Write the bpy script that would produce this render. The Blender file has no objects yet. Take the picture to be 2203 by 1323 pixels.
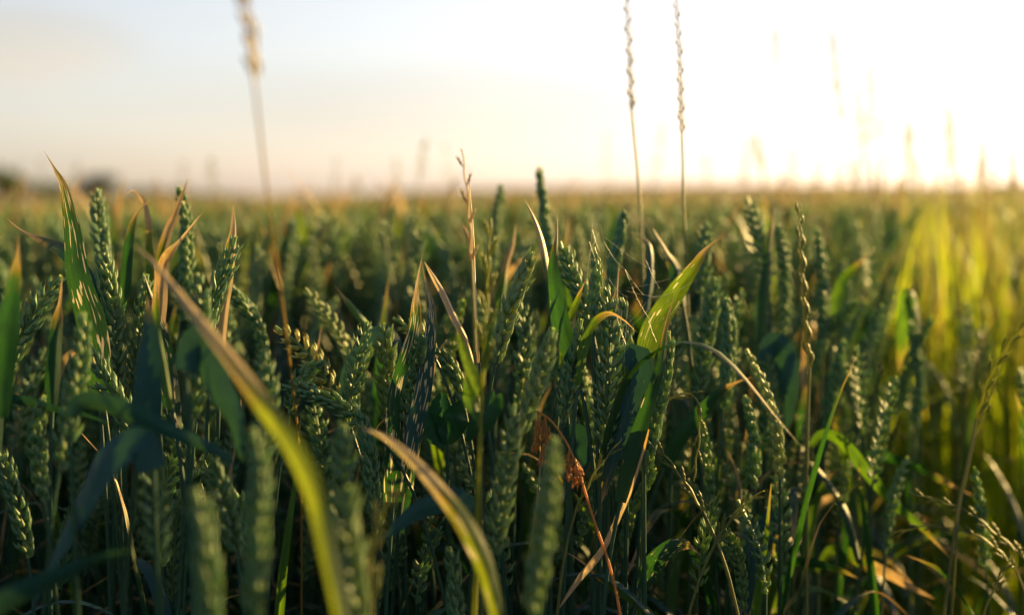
import bpy, math, random
import numpy as np
from mathutils import Vector, Matrix, Quaternion

S = bpy.context.scene
C = S.collection
R = math.radians
rng = np.random.default_rng(11)

# ------------------------------------------------------------------ camera
CAMZ = 0.95
FPX = 3060.0                      # focal length in photograph pixels (50 mm lens)
cam_d = bpy.data.cameras.new('camera')
cam = bpy.data.objects.new('camera', cam_d)
C.objects.link(cam)
S.camera = cam
cam_d.sensor_width = 36.0
cam_d.lens = 50.0
cam_d.clip_start = 0.02
cam_d.clip_end = 3000.0
PITCH, ROLL = R(4.50), R(0.55)
CM = (Matrix.Rotation(R(90) - PITCH, 3, 'X') @ Matrix.Rotation(-ROLL, 3, 'Z'))
cam.matrix_world = Matrix.Translation((0, 0, CAMZ)) @ CM.to_4x4()
cam_d.dof.use_dof = True
cam_d.dof.focus_distance = 1.0
cam_d.dof.aperture_fstop = 2.9
cam_d.dof.aperture_blades = 0
CMN = np.array(CM)

# ------------------------------------------------------------------ light
SUN_EL, SUN_AZ = R(12.0), R(45.0)          # azimuth clockwise from +Y (to the right)
sd = Vector((math.sin(SUN_AZ) * math.cos(SUN_EL), math.cos(SUN_AZ) * math.cos(SUN_EL), math.sin(SUN_EL)))
w = bpy.data.worlds.new('World')
S.world = w
w.use_nodes = True
nt = w.node_tree
nt.nodes.clear()
N = nt.nodes.new
out = N('ShaderNodeOutputWorld'); bg = N('ShaderNodeBackground')
sky = N('ShaderNodeTexSky')
sky.sky_type = 'NISHITA'
sky.sun_disc = False
sky.sun_elevation = SUN_EL
sky.sun_rotation = SUN_AZ
sky.air_density = 1.0
sky.dust_density = 1.0
sky.ozone_density = 3.0
bg.inputs[1].default_value = 0.050
# thin clouds: stretched noise over the view direction
tc = N('ShaderNodeTexCoord'); mp = N('ShaderNodeMapping'); mp.inputs['Scale'].default_value = (1.6, 1.6, 11.0)
mp.inputs['Location'].default_value = (0.35, 0.0, 0.4)
nz = N('ShaderNodeTexNoise'); nz.inputs['Scale'].default_value = 2.2; nz.inputs['Detail'].default_value = 5.0
nz.inputs['Roughness'].default_value = 0.5
cr = N('ShaderNodeMapRange'); cr.inputs[1].default_value = 0.50; cr.inputs[2].default_value = 0.75
cr.inputs[3].default_value = 0.0; cr.inputs[4].default_value = 0.45
mx = N('ShaderNodeMix'); mx.data_type = 'RGBA'
cl = N('ShaderNodeMix'); cl.data_type = 'RGBA'; cl.blend_type = 'MULTIPLY'; cl.inputs[0].default_value = 1.0
cl.inputs[7].default_value = (1.12, 0.98, 0.86, 1)
L = nt.links.new
L(tc.outputs['Generated'], mp.inputs[0]); L(mp.outputs[0], nz.inputs['Vector']); L(nz.outputs[0], cr.inputs[0])
L(sky.outputs[0], cl.inputs[6])
L(cr.outputs[0], mx.inputs[0]); L(sky.outputs[0], mx.inputs[6]); L(cl.outputs[2], mx.inputs[7])
hs_ = N('ShaderNodeHueSaturation'); hs_.inputs['Saturation'].default_value = 0.56
wm = N('ShaderNodeMix'); wm.data_type = 'RGBA'; wm.blend_type = 'MULTIPLY'; wm.inputs[0].default_value = 1.0
wm.inputs[7].default_value = (1.03, 0.91, 0.865, 1)
prev = mx.outputs[2]
def cloud(px, py, sx_, sz_, r0, r1, colr, amt):
    # one soft cloud bank round a direction of the sky
    global prev
    v = CMN @ np.array([(px - 1101.5) / FPX, -(py - 661.5) / FPX, -1.0]); v = v / np.linalg.norm(v)
    sb = N('ShaderNodeVectorMath'); sb.operation = 'SUBTRACT'; L(tc.outputs['Generated'], sb.inputs[0]); sb.inputs[1].default_value = tuple(v)
    ml = N('ShaderNodeVectorMath'); ml.operation = 'MULTIPLY'; L(sb.outputs[0], ml.inputs[0]); ml.inputs[1].default_value = (sx_, sx_, sz_)
    ln = N('ShaderNodeVectorMath'); ln.operation = 'LENGTH'; L(ml.outputs[0], ln.inputs[0])
    n_ = N('ShaderNodeTexNoise'); n_.inputs['Scale'].default_value = 3.0; n_.inputs['Detail'].default_value = 6.0; L(mp.outputs[0], n_.inputs['Vector'])
    ad = N('ShaderNodeMath'); ad.operation = 'MULTIPLY_ADD'; L(n_.outputs[0], ad.inputs[0]); ad.inputs[1].default_value = -0.9; L(ln.outputs['Value'], ad.inputs[2])
    mr = N('ShaderNodeMapRange'); mr.interpolation_type = 'SMOOTHSTEP'; L(ad.outputs[0], mr.inputs[0])
    mr.inputs[1].default_value = r0 - .45; mr.inputs[2].default_value = r1 - .45; mr.inputs[3].default_value = amt; mr.inputs[4].default_value = 0.0
    c_ = N('ShaderNodeMix'); c_.data_type = 'RGBA'; c_.blend_type = 'MULTIPLY'; L(mr.outputs[0], c_.inputs[0]); L(prev, c_.inputs[6]); c_.inputs[7].default_value = (*colr, 1)
    prev = c_.outputs[2]
cloud(30, 95, 12.0, 30.0, .2, 1.1, (1.22, 0.98, .80), 1.0)
cloud(980, 225, 5.0, 34.0, .3, 1.3, (.86, .80, .78), .6)
L(prev, hs_.inputs['Color']); L(hs_.outputs[0], wm.inputs[6]); L(wm.outputs[2], bg.inputs[0]); L(bg.outputs[0], out.inputs[0])

sl = bpy.data.lights.new('sun', 'SUN')
sl.energy = 5.0
sl.angle = R(0.6)
sl.color = (1.0, 0.66, 0.22)
so = bpy.data.objects.new('sun', sl)
C.objects.link(so)
so.location = sd * 50
so.rotation_euler = sd.to_track_quat('Z', 'Y').to_euler()

S.view_settings.view_transform = 'Standard'
S.view_settings.look = 'None'
S.view_settings.gamma = 1.0
S.view_settings.exposure = 2.25
cy = S.cycles
cy.use_denoising = True
cy.max_bounces = 6
cy.diffuse_bounces = 3
cy.glossy_bounces = 2
cy.transmission_bounces = 3
cy.transparent_max_bounces = 4
cy.caustics_reflective = False
cy.caustics_refractive = False
cy.sample_clamp_indirect = 4.0


# ------------------------------------------------------------------ materials
def nodes(name):
    m = bpy.data.materials.new(name)
    m.use_nodes = True
    t = m.node_tree
    t.nodes.clear()
    return m, t, t.nodes.new, t.links.new


def math_node(t, op, a, b=None, c=None):
    n = t.nodes.new('ShaderNodeMath'); n.operation = op
    for i, v in enumerate((a, b, c)):
        if v is None: continue
        if isinstance(v, (int, float)): n.inputs[i].default_value = v
        else: t.links.new(v, n.inputs[i])
    return n.outputs[0]


def mixc(t, f, a, b, mode='MIX'):
    n = t.nodes.new('ShaderNodeMix'); n.data_type = 'RGBA'; n.blend_type = mode
    for k, v in ((0, f), (6, a), (7, b)):
        if isinstance(v, (int, float)): n.inputs[k].default_value = v
        elif isinstance(v, tuple): n.inputs[k].default_value = (*v, 1)
        else: t.links.new(v, n.inputs[k])
    return n.outputs[2]


def smooth(t, v, a, b):
    n = t.nodes.new('ShaderNodeMapRange'); n.interpolation_type = 'SMOOTHSTEP'
    t.links.new(v, n.inputs[0])
    for k, x in ((1, a), (2, b)):
        if isinstance(x, (int, float)): n.inputs[k].default_value = x
        else: t.links.new(x, n.inputs[k])
    return n.outputs[0]


def noise(t, vec, scale, detail=2.0, rough=0.5):
    n = t.nodes.new('ShaderNodeTexNoise')
    n.inputs['Scale'].default_value = scale; n.inputs['Detail'].default_value = detail
    n.inputs['Roughness'].default_value = rough
    if vec is not None: t.links.new(vec, n.inputs['Vector'])
    return n.outputs[0]


def finish(t, col, trcol, fac, rough=0.5, spec=0.35, bump=None, bs=0.2):
    p = t.nodes.new('ShaderNodeBsdfPrincipled')
    tr = t.nodes.new('ShaderNodeBsdfTranslucent')
    ms = t.nodes.new('ShaderNodeMixShader'); o = t.nodes.new('ShaderNodeOutputMaterial')
    t.links.new(col, p.inputs['Base Color'])
    p.inputs['Roughness'].default_value = rough
    p.inputs['Specular IOR Level'].default_value = spec
    t.links.new(trcol, tr.inputs[0])
    if isinstance(fac, (int, float)): ms.inputs[0].default_value = fac
    else: t.links.new(fac, ms.inputs[0])
    if bump is not None:
        b = t.nodes.new('ShaderNodeBump'); b.inputs['Strength'].default_value = bs
        b.inputs['Distance'].default_value = 0.0004
        t.links.new(bump, b.inputs['Height'])
        t.links.new(b.outputs[0], p.inputs['Normal'])
    t.links.new(p.outputs[0], ms.inputs[1]); t.links.new(tr.outputs[0], ms.inputs[2])
    t.links.new(ms.outputs[0], o.inputs[0])


def leaf_material(name, g1, g2, tr_g, dry=(0.27, 0.15, 0.06), dry_tr=(0.55, 0.27, 0.05), fac=0.32):
    """uv.x across the blade, uv.y from base to tip; Col = (where the dry tip starts, random, damage)."""
    m, t, N, L = nodes(name)
    uv = N('ShaderNodeUVMap'); uv.uv_map = 'UVMap'
    sx = N('ShaderNodeSeparateXYZ'); L(uv.outputs[0], sx.inputs[0])
    at = N('ShaderNodeVertexColor'); at.layer_name = 'Col'
    sc = N('ShaderNodeSeparateColor'); L(at.outputs[0], sc.inputs[0])
    oi = N('ShaderNodeObjectInfo')
    rnd = math_node(t, 'FRACT', math_node(t, 'ADD', sc.outputs[1], oi.outputs['Random']))
    off = math_node(t, 'MULTIPLY', rnd, 37.0)
    cv = N('ShaderNodeCombineXYZ')
    L(math_node(t, 'MULTIPLY', sx.outputs[0], 3.0), cv.inputs[0])
    L(math_node(t, 'MULTIPLY', sx.outputs[1], 9.0), cv.inputs[1]); L(off, cv.inputs[2])
    n1 = noise(t, cv.outputs[0], 1.0, 4.0, 0.6)
    # streaks along the blade
    cs = N('ShaderNodeCombineXYZ')
    L(math_node(t, 'MULTIPLY', sx.outputs[0], 26.0), cs.inputs[0])
    L(math_node(t, 'MULTIPLY', sx.outputs[1], 5.0), cs.inputs[1]); L(off, cs.inputs[2])
    n2 = noise(t, cs.outputs[0], 1.0, 2.0, 0.6)
    cd = N('ShaderNodeCombineXYZ')
    L(math_node(t, 'MULTIPLY', sx.outputs[0], 13.0), cd.inputs[0])
    L(math_node(t, 'MULTIPLY', sx.outputs[1], 12.0), cd.inputs[1]); L(off, cd.inputs[2])
    n3 = noise(t, cd.outputs[0], 1.0, 0.0)
    dash = smooth(t, n3, math_node(t, 'SUBTRACT', 0.86, math_node(t, 'MULTIPLY', sc.outputs[2], 0.24)),
                  math_node(t, 'SUBTRACT', 0.90, math_node(t, 'MULTIPLY', sc.outputs[2], 0.24)))
    dash = math_node(t, 'MULTIPLY', dash, math_node(t, 'GREATER_THAN', sc.outputs[2], 0.05))
    edge = math_node(t, 'ABSOLUTE', math_node(t, 'SUBTRACT', sx.outputs[0], 0.5))
    pos = math_node(t, 'ADD', sx.outputs[1], math_node(t, 'MULTIPLY', math_node(t, 'SUBTRACT', n1, 0.5), 0.42))
    pos = math_node(t, 'ADD', pos, math_node(t, 'MULTIPLY', math_node(t, 'SUBTRACT', n2, 0.5), 0.50))
    pos = math_node(t, 'ADD', pos, math_node(t, 'MULTIPLY', edge, 0.16))
    d0 = sc.outputs[0]
    dryf = smooth(t, pos, d0, math_node(t, 'ADD', d0, 0.05))
    yel = smooth(t, pos, math_node(t, 'SUBTRACT', d0, 0.12), math_node(t, 'ADD', d0, 0.02))
    green = mixc(t, rnd, g1, g2)
    green = mixc(t, math_node(t, 'MULTIPLY', n2, 0.6), green, tuple(min(1, 1.7 * x) for x in g1))
    c = mixc(t, math_node(t, 'MULTIPLY', yel, 0.55), green, (0.20, 0.17, 0.03))
    drycol = mixc(t, n2, dry, (0.46, 0.33, 0.19))
    c = mixc(t, dryf, c, drycol)
    ring = math_node(t, 'MULTIPLY', smooth(t, n3, math_node(t, 'SUBTRACT', 0.82, math_node(t, 'MULTIPLY', sc.outputs[2], 0.24)),
                  math_node(t, 'SUBTRACT', 0.87, math_node(t, 'MULTIPLY', sc.outputs[2], 0.24))), math_node(t, 'GREATER_THAN', sc.outputs[2], 0.05))
    c = mixc(t, math_node(t, 'MULTIPLY', ring, 0.7), c, (0.16, 0.10, 0.04))
    c = mixc(t, dash, c, mixc(t, n2, (0.36, 0.27, 0.14), (0.62, 0.54, 0.36)))
    tg = mixc(t, rnd, tr_g, tuple(x * y for x, y in zip(tr_g, (1.7, 1.15, 0.8))))
    tg = mixc(t, math_node(t, 'MULTIPLY', n2, 0.7), tg, tuple(0.45 * x for x in tr_g))
    tcx = mixc(t, yel, tg, (0.55, 0.34, 0.02))
    tcx = mixc(t, dryf, tcx, mixc(t, n2, dry_tr, (0.72, 0.55, 0.30)))
    tcx = mixc(t, dash, tcx, (0.92, 0.78, 0.48))
    vein = math_node(t, 'MULTIPLY', math_node(t, 'ADD', math_node(t, 'SINE', math_node(t, 'MULTIPLY', sx.outputs[0], 56.0)), 1.0), 0.22)
    vein = math_node(t, 'ADD', vein, math_node(t, 'MULTIPLY', smooth(t, n1, 0.42, 0.60), 0.35))
    tcx = mixc(t, vein, tcx, (0.02, 0.05, 0.01))
    # ribs
    rib = math_node(t, 'SINE', math_node(t, 'MULTIPLY', sx.outputs[0], 88.0))
    finish(t, c, tcx, fac, 0.52, 0.22, rib, 0.12)
    return m


def simple_plant(name, c1, c2, trc, fac=0.25, rough=0.55, tip=None, trtip=None, nscale=240.0, t0=0.85, t1=1.25, lit_margin=False):
    """Col.r = 0..1 along each husk/stem piece (tip colour), Col.g = random"""
    m, t, N, L = nodes(name)
    at = N('ShaderNodeVertexColor'); at.layer_name = 'Col'
    sc = N('ShaderNodeSeparateColor'); L(at.outputs[0], sc.inputs[0])
    oi = N('ShaderNodeObjectInfo')
    tcd = N('ShaderNodeTexCoord')
    rnd = math_node(t, 'FRACT', math_node(t, 'ADD', sc.outputs[1], oi.outputs['Random']))
    n1 = noise(t, tcd.outputs['Object'], nscale, 3.0, 0.6)
    c = mixc(t, math_node(t, 'MULTIPLY', math_node(t, 'ADD', rnd, n1), 0.5), c1, c2)
    tc_ = mixc(t, rnd, trc, tuple(0.7 * x for x in trc))
    if tip:
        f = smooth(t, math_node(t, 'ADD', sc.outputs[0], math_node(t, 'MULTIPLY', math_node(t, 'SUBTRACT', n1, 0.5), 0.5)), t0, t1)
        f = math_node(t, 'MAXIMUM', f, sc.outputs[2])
        if lit_margin:
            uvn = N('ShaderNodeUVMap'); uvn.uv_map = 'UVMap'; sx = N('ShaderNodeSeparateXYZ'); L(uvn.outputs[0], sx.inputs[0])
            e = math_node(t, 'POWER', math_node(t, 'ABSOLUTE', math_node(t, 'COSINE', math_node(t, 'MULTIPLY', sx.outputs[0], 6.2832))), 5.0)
            f = math_node(t, 'MAXIMUM', f, math_node(t, 'MULTIPLY', math_node(t, 'MULTIPLY', e, n1), 0.85))  # pale husk edges, strengthened so rim light is painted into their colour
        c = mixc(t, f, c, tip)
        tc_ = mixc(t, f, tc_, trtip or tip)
    finish(t, c, tc_, fac, rough, 0.32 if lit_margin else 0.3, n1, 0.5)
    return m


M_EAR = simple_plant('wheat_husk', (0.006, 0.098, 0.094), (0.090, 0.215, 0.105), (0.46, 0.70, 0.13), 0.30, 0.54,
                     (0.42, 0.40, 0.13), (0.98, 0.80, 0.22), lit_margin=True)
M_STEM = simple_plant('wheat_stem_skin', (0.008, 0.055, 0.048), (0.030, 0.080, 0.040), (0.20, 0.30, 0.05), 0.12, 0.42)
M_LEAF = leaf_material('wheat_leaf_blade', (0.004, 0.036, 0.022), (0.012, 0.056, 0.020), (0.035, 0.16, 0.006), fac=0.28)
M_BLUE = leaf_material('glaucous_leaf_blade', (0.006, 0.042, 0.048), (0.014, 0.058, 0.052), (0.03, 0.12, 0.03), fac=0.14)
M_DRY = leaf_material('dry_leaf_blade', (0.30, 0.20, 0.10), (0.36, 0.26, 0.13), (0.65, 0.40, 0.12), (0.42, 0.28, 0.15), (0.72, 0.46, 0.20))
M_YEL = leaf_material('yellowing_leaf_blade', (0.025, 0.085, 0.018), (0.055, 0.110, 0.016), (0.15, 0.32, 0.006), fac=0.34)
M_GRASS = leaf_material('grass_blade', (0.03, 0.10, 0.012), (0.09, 0.14, 0.010), (0.50, 0.78, 0.008), (0.40, 0.24, 0.06), (0.90, 0.55, 0.08), fac=0.6)
M_FG = leaf_material('straw_tipped_leaf_blade', (0.035, 0.085, 0.018), (0.06, 0.11, 0.018), (0.25, 0.42, 0.01), (0.36, 0.28, 0.11), (0.80, 0.58, 0.15), fac=0.38)
M_RYE = simple_plant('ryegrass_husk', (0.085, 0.125, 0.045), (0.15, 0.17, 0.06), (0.50, 0.50, 0.08), 0.35, 0.5,
                     (0.32, 0.27, 0.10), (0.9, 0.62, 0.18))
M_GST = simple_plant('grass_stalk_skin', (0.09, 0.12, 0.04), (0.15, 0.16, 0.06), (0.40, 0.38, 0.08), 0.25, 0.45)
M_STRAW = simple_plant('straw_husk', (0.28, 0.22, 0.12), (0.40, 0.32, 0.19), (0.80, 0.58, 0.26), 0.35, 0.6)
M_YST = simple_plant('yellow_green_stalk', (0.13, 0.17, 0.02), (0.20, 0.21, 0.03), (0.60, 0.62, 0.04), 0.40, 0.5)
M_GOLD = simple_plant('golden_husk', (0.20, 0.16, 0.05), (0.28, 0.22, 0.07), (0.65, 0.46, 0.12), 0.35, 0.5)
M_RUST = simple_plant('rusty_seed', (0.40, 0.19, 0.055), (0.52, 0.27, 0.09), (0.90, 0.45, 0.10), 0.35, 0.6)
M_WEB = simple_plant('web_silk', (0.75, 0.72, 0.68), (0.8, 0.78, 0.74), (0.8, 0.75, 0.65), 0.35, 0.35)
M_CLOV = leaf_material('clover_leaf_skin', (0.008, 0.060, 0.030), (0.015, 0.07, 0.035), (0.03, 0.16, 0.02))
M_TREE = simple_plant('tree_foliage', (0.030, 0.055, 0.020), (0.055, 0.080, 0.025), (0.12, 0.18, 0.03), 0.25, 0.6, nscale=0.8)
M_BARK = simple_plant('bark', (0.07, 0.05, 0.035), (0.12, 0.09, 0.06), (0.05, 0.04, 0.03), 0.02, 0.8, nscale=4.0)


def soil_material():
    m, t, N, L = nodes('soil')
    g = N('ShaderNodeNewGeometry')
    n1 = noise(t, g.outputs['Position'], 14.0, 8.0, 0.65)
    n2 = noise(t, g.outputs['Position'], 0.05, 4.0, 0.6)
    c = mixc(t, n1, (0.030, 0.022, 0.014), (0.085, 0.062, 0.040))
    c = mixc(t, math_node(t, 'MULTIPLY', smooth(t, n2, 0.4, 0.6), 0.5), c, (0.10, 0.09, 0.045))
    p = N('ShaderNodeBsdfPrincipled'); o = N('ShaderNodeOutputMaterial')
    L(c, p.inputs['Base Color']); p.inputs['Roughness'].default_value = 0.95
    p.inputs['Specular IOR Level'].default_value = 0.1
    b = N('ShaderNodeBump'); b.inputs['Strength'].default_value = 0.8; b.inputs['Distance'].default_value = 0.02
    L(n1, b.inputs['Height']); L(b.outputs[0], p.inputs['Normal'])
    L(p.outputs[0], o.inputs[0])
    return m


def canopy_material():
    m, t, N, L = nodes('far_crop')
    g = N('ShaderNodeNewGeometry')
    n1 = noise(t, g.outputs['Position'], 6.0, 6.0, 0.7)
    n2 = noise(t, g.outputs['Position'], 0.12, 5.0, 0.6)
    c = mixc(t, smooth(t, n1, 0.35, 0.65), (0.03, 0.08, 0.02), (0.34, 0.24, 0.04))
    c = mixc(t, smooth(t, n2, 0.35, 0.65), c, (0.16, 0.15, 0.04))
    finish(t, c, mixc(t, n2, (0.35, 0.32, 0.06), (0.70, 0.42, 0.08)), 0.45, 0.7, 0.1)
    return m


M_SOIL, M_CANOPY = soil_material(), canopy_material()


# ------------------------------------------------------------------ geometry in numpy
# a geo is (V n x 3, F m x 4, UV n x 2, COL n x 3)
def nrm(a):
    return a / np.maximum(np.linalg.norm(a, axis=-1, keepdims=True), 1e-12)


def cat(gs):
    o = 0; Vs, Fs, Us, Cs = [], [], [], []
    for V, F, U, K in gs:
        Vs.append(V); Fs.append(F + o); Us.append(U); Cs.append(K); o += len(V)
    return np.concatenate(Vs), np.concatenate(Fs), np.concatenate(Us), np.concatenate(Cs)


def curve(P, n):
    """Catmull-Rom through P (with any number of columns), n samples evenly spread by length"""
    P = np.asarray(P, float)
    if len(P) == 2:
        t = np.linspace(0, 1, n)[:, None]
        return P[0] * (1 - t) + P[1] * t
    Q = np.vstack([2 * P[0] - P[1], P, 2 * P[-1] - P[-2]])
    res = []
    t = np.linspace(0, 1, 16, endpoint=False)[:, None]
    for i in range(1, len(Q) - 2):
        a, b, c, d = Q[i - 1], Q[i], Q[i + 1], Q[i + 2]
        res.append(0.5 * (2 * b + (c - a) * t + (2 * a - 5 * b + 4 * c - d) * t ** 2 + (3 * b - a - 3 * c + d) * t ** 3))
    res.append(P[-1:])
    X = np.vstack(res)
    s = np.concatenate([[0], np.cumsum(np.linalg.norm(np.diff(X[:, :3], axis=0), axis=1))])
    u = np.linspace(0, s[-1], n)
    return np.stack([np.interp(u, s, X[:, k]) for k in range(X.shape[1])], 1)


def length(X):
    return float(np.linalg.norm(np.diff(X, axis=0), axis=1).sum())


def tangents(X):
    return nrm(np.gradient(X, axis=0))


def frames(X, ref=None):
    T = tangents(X)
    r = np.array([1.0, 0.1, 0.0]) if ref is None else np.asarray(ref, float)
    A = np.zeros_like(T)
    a = r - T[0] * (r @ T[0])
    for i in range(len(T)):
        a = a - T[i] * (a @ T[i])
        nn = np.linalg.norm(a)
        a = a / nn if nn > 1e-6 else np.array([0, 1.0, 0])
        A[i] = a
    return T, A, np.cross(T, A)


def grid_faces(nr, ns, wrap=True):
    i = np.arange(nr - 1)[:, None]
    j = np.arange(ns if wrap else ns - 1)[None, :]
    a = i * ns + j; b = i * ns + (j + 1) % ns
    return np.stack([a, b, b + ns, a + ns], -1).reshape(-1, 4)


def tube(X, rad, ns=6, col=(0, 0, 0), along=False):
    n = len(X)
    T, A, B = frames(X)
    rad = np.broadcast_to(np.asarray(rad, float), (n,))
    th = np.linspace(0, 2 * np.pi, ns, endpoint=False)
    V = X[:, None, :] + rad[:, None, None] * (np.cos(th)[None, :, None] * A[:, None, :] + np.sin(th)[None, :, None] * B[:, None, :])
    V = V.reshape(-1, 3)
    K = np.tile(np.array(col, float), (n * ns, 1))
    if along: K[:, 0] = np.repeat(np.linspace(0, 1, n), ns)
    U = np.stack([np.tile(th / 6.283, n), np.repeat(np.linspace(0, 1, n), ns)], 1)
    return V, grid_faces(n, ns), U, K


def husk(Lh, W, Tk, nr=7, ns=6, awn=0.0, bend=0.12, r=0.5):
    """one lemma: along +Z, bulging towards +Y, pointed"""
    t = np.linspace(0, 1, nr)
    prof = np.interp(t, [0, .12, .35, .55, .78, .92, 1], [.28, .78, 1, .84, .45, .16, .03])
    z = t * Lh
    yc = bend * Lh * np.sin(t * np.pi * .9)
    if awn > 0:
        z = np.append(z, Lh + awn); yc = np.append(yc, yc[-1] + awn * .15); prof = np.append(prof, .012)
        t = np.append(t, 1.0); nr += 1
    th = np.linspace(0, 2 * np.pi, ns, endpoint=False)
    c, s = np.cos(th), np.sin(th)
    sy = np.where(s > 0, s * 1.0, s * .45)
    X = (W / 2) * prof[:, None] * c[None, :]
    Y = yc[:, None] + (Tk / 2) * prof[:, None] * sy[None, :]
    Z = np.repeat(z[:, None], ns, 1)
    V = np.stack([X, Y, Z], -1).reshape(-1, 3)
    K = np.zeros((nr * ns, 3)); K[:, 0] = np.repeat(t, ns); K[:, 1] = r
    U = np.stack([np.tile(th / 6.283, nr), np.repeat(t, ns)], 1)
    return V, grid_faces(nr, ns), U, K


def rx(a):
    c, s = math.cos(a), math.sin(a); return np.array([[1, 0, 0], [0, c, -s], [0, s, c]])
def ry(a):
    c, s = math.cos(a), math.sin(a); return np.array([[c, 0, s], [0, 1, 0], [-s, 0, c]])
def rz(a):
    c, s = math.cos(a), math.sin(a); return np.array([[c, -s, 0], [s, c, 0], [0, 0, 1]])


def xf(g, M=None, p=(0, 0, 0), s=1.0):
    V = g[0] * s
    if M is not None: V = V @ M.T
    return (V + np.asarray(p, float), g[1], g[2], g[3])


def spikelet(rg, lod=0):
    """outward +Y, along +Z, fans in X"""
    gs = []
    nr, ns = ((7, 6), (4, 4))[lod]
    if lod == 0:
        spec = [(-1.5, .0080, .0038, .0016), (1.5, .0080, .0038, .0016), (-.8, .0104, .0042, .0034), (.8, .0104, .0042, .0034), (0, .0106, .0039, .0022)]
    else:
        spec = [(-1.1, .0096, .0050, 0), (1.1, .0096, .0050, 0), (0, .0104, .0048, 0)]
    for k, l, wd, aw in spec:
        l *= rg.uniform(.9, 1.1)
        aw = aw * rg.uniform(.2, 1.9)
        h = husk(l, wd, wd * .95, nr, ns, aw, .10, rg.uniform(0, 1))
        a = k * R(rg.uniform(13, 19))
        out_ = R(rg.uniform(11, 25)) + (R(9) if k == 0 else 0)
        M = ry(a) @ rx(-out_) @ rz(-k * .55)
        gs.append(xf(h, M, (k * .0009, .0006 + (.0012 if k == 0 else 0), .0026 if k == 0 else (0 if abs(k) > 1.2 else .001))))
    return cat(gs)


SPK = [[spikelet(rng, lod) for _ in range(7)] for lod in (0, 1)]


def ear(X, ref=None, lod=0, fat=1.0, tint=0.0, seed=0):
    """X: centreline from the bottom of the ear to its top"""
    rg = np.random.default_rng(seed)
    Lr = length(X)
    n = max(7, int(Lr / (.0041 if lod == 0 else .0050)))
    P = curve(X, n + 2)
    T, A, B = frames(P, ref)
    op = rg.normal(0, .09); tl = rg.uniform(.9, 1.12)
    gs = [tube(P, .0011, 4, (0, .5, 0))]
    for i in range(n):
        f = i / (n - 1)
        sc = (1.02 - .35 * max(0, (f - .6) / .4) ** 1.5) * (0.72 + .28 * min(1, f / .14)) * fat * rg.uniform(.93, 1.07)
        s = 1 if i % 2 else -1
        M = np.stack([B[i] * s, A[i] * s, T[i]], 1)
        jit = rz(rg.normal(0, .2)) @ rx(-op + rg.normal(0, .09)) @ ry(rg.normal(0, .07)) @ np.diag([1, 1, tl])
        if i == n - 1: jit = rx(.25)
        g = xf(SPK[lod][rg.integers(0, 7)], M @ jit, P[i] + A[i] * s * .0007, sc)
        K = g[3].copy(); K[:, 2] = tint * rg.uniform(.5, 1.0)
        K[:, 1] = (K[:, 1] * .6 + rg.uniform(0, .4))
        gs.append((g[0], g[1], g[2], K))
    return cat(gs)


def blade(X, side, width, nw=5, fold=.25, dry=.85, dmg=0.0, r=None, pw=2.4, base=.6, wave=.03, rg=rng):
    """X: base -> tip; side: n x 3 unit vectors across the blade; width metres"""
    n = len(X)
    v = np.linspace(0, 1, n)
    wd = width * (base + (1 - base) * np.clip(v / .3, 0, 1) ** .7) * np.maximum(1 - v ** pw, .012)
    if .6 < dry < 1: wd = wd * (1 - .55 * np.clip((v - dry + .06) / .1, 0, 1))
    T = tangents(X)
    side = nrm(side - T * (side * T).sum(1, keepdims=True))
    Nn = np.cross(T, side)
    u = np.linspace(-1, 1, nw)
    ph = rg.uniform(0, 6.28)
    rip = wave * np.sin(v * 17 + ph)[:, None] * (u[None, :] * np.abs(u[None, :])) + wave * .6 * np.sin(v * 31 + ph)[:, None] * np.abs(u[None, :])
    V = X[:, None] + side[:, None] * (u[None, :, None] * wd[:, None, None] / 2) \
        + Nn[:, None] * ((fold * np.abs(u)[None, :] + rip)[:, :, None] * wd[:, None, None] / 2)
    V = V.reshape(-1, 3)
    U = np.stack([np.tile((u + 1) / 2, n), np.repeat(v, nw)], 1)
    K = np.zeros((n * nw, 3)); K[:, 1] = rg.uniform(0, 1) if r is None else r; K[:, 2] = dmg
    K[:, 0] = dry
    return V, grid_faces(n, nw, False), U, K


def build(name, geos, mats, parent=None, smooth_=True):
    """geos: one geo or a list matching mats -> one mesh object"""
    if isinstance(geos, tuple): geos = [geos]
    if not isinstance(mats, list): mats = [mats]
    V, F, U, K = cat(geos)
    me = bpy.data.meshes.new(name)
    me.vertices.add(len(V)); me.vertices.foreach_set('co', V.astype(np.float32).ravel())
    me.loops.add(F.size); me.loops.foreach_set('vertex_index', F.astype(np.int32).ravel())
    me.polygons.add(len(F)); me.polygons.foreach_set('loop_start', np.arange(0, F.size, 4, dtype=np.int32))
    mi = np.concatenate([np.full(len(g[1]), i, np.int32) for i, g in enumerate(geos)])
    me.polygons.foreach_set('material_index', mi)
    me.polygons.foreach_set('use_smooth', np.full(len(F), smooth_))
    uvl = me.uv_layers.new(name='UVMap')
    uvl.data.foreach_set('uv', U[F.ravel()].astype(np.float32).ravel())
    ca = me.color_attributes.new('Col', 'FLOAT_COLOR', 'POINT')
    ca.data.foreach_set('color', np.concatenate([K, np.ones((len(K), 1))], 1).astype(np.float32).ravel())
    for m in mats: me.materials.append(m)
    me.update()
    o = bpy.data.objects.new(name, me)
    C.objects.link(o)
    if parent is not None: o.parent = parent
    return o


def tag(o, label, cat_, group=None):
    o['label'] = label; o['category'] = cat_
    if group: o['group'] = group
    return o


def thing(name, label, cat_, loc, group=None):
    o = bpy.data.objects.new(name, None); C.objects.link(o)
    o['kind'] = 'thing'
    o.empty_display_size = .05
    o.location = loc
    return tag(o, label, cat_, group)


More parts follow.
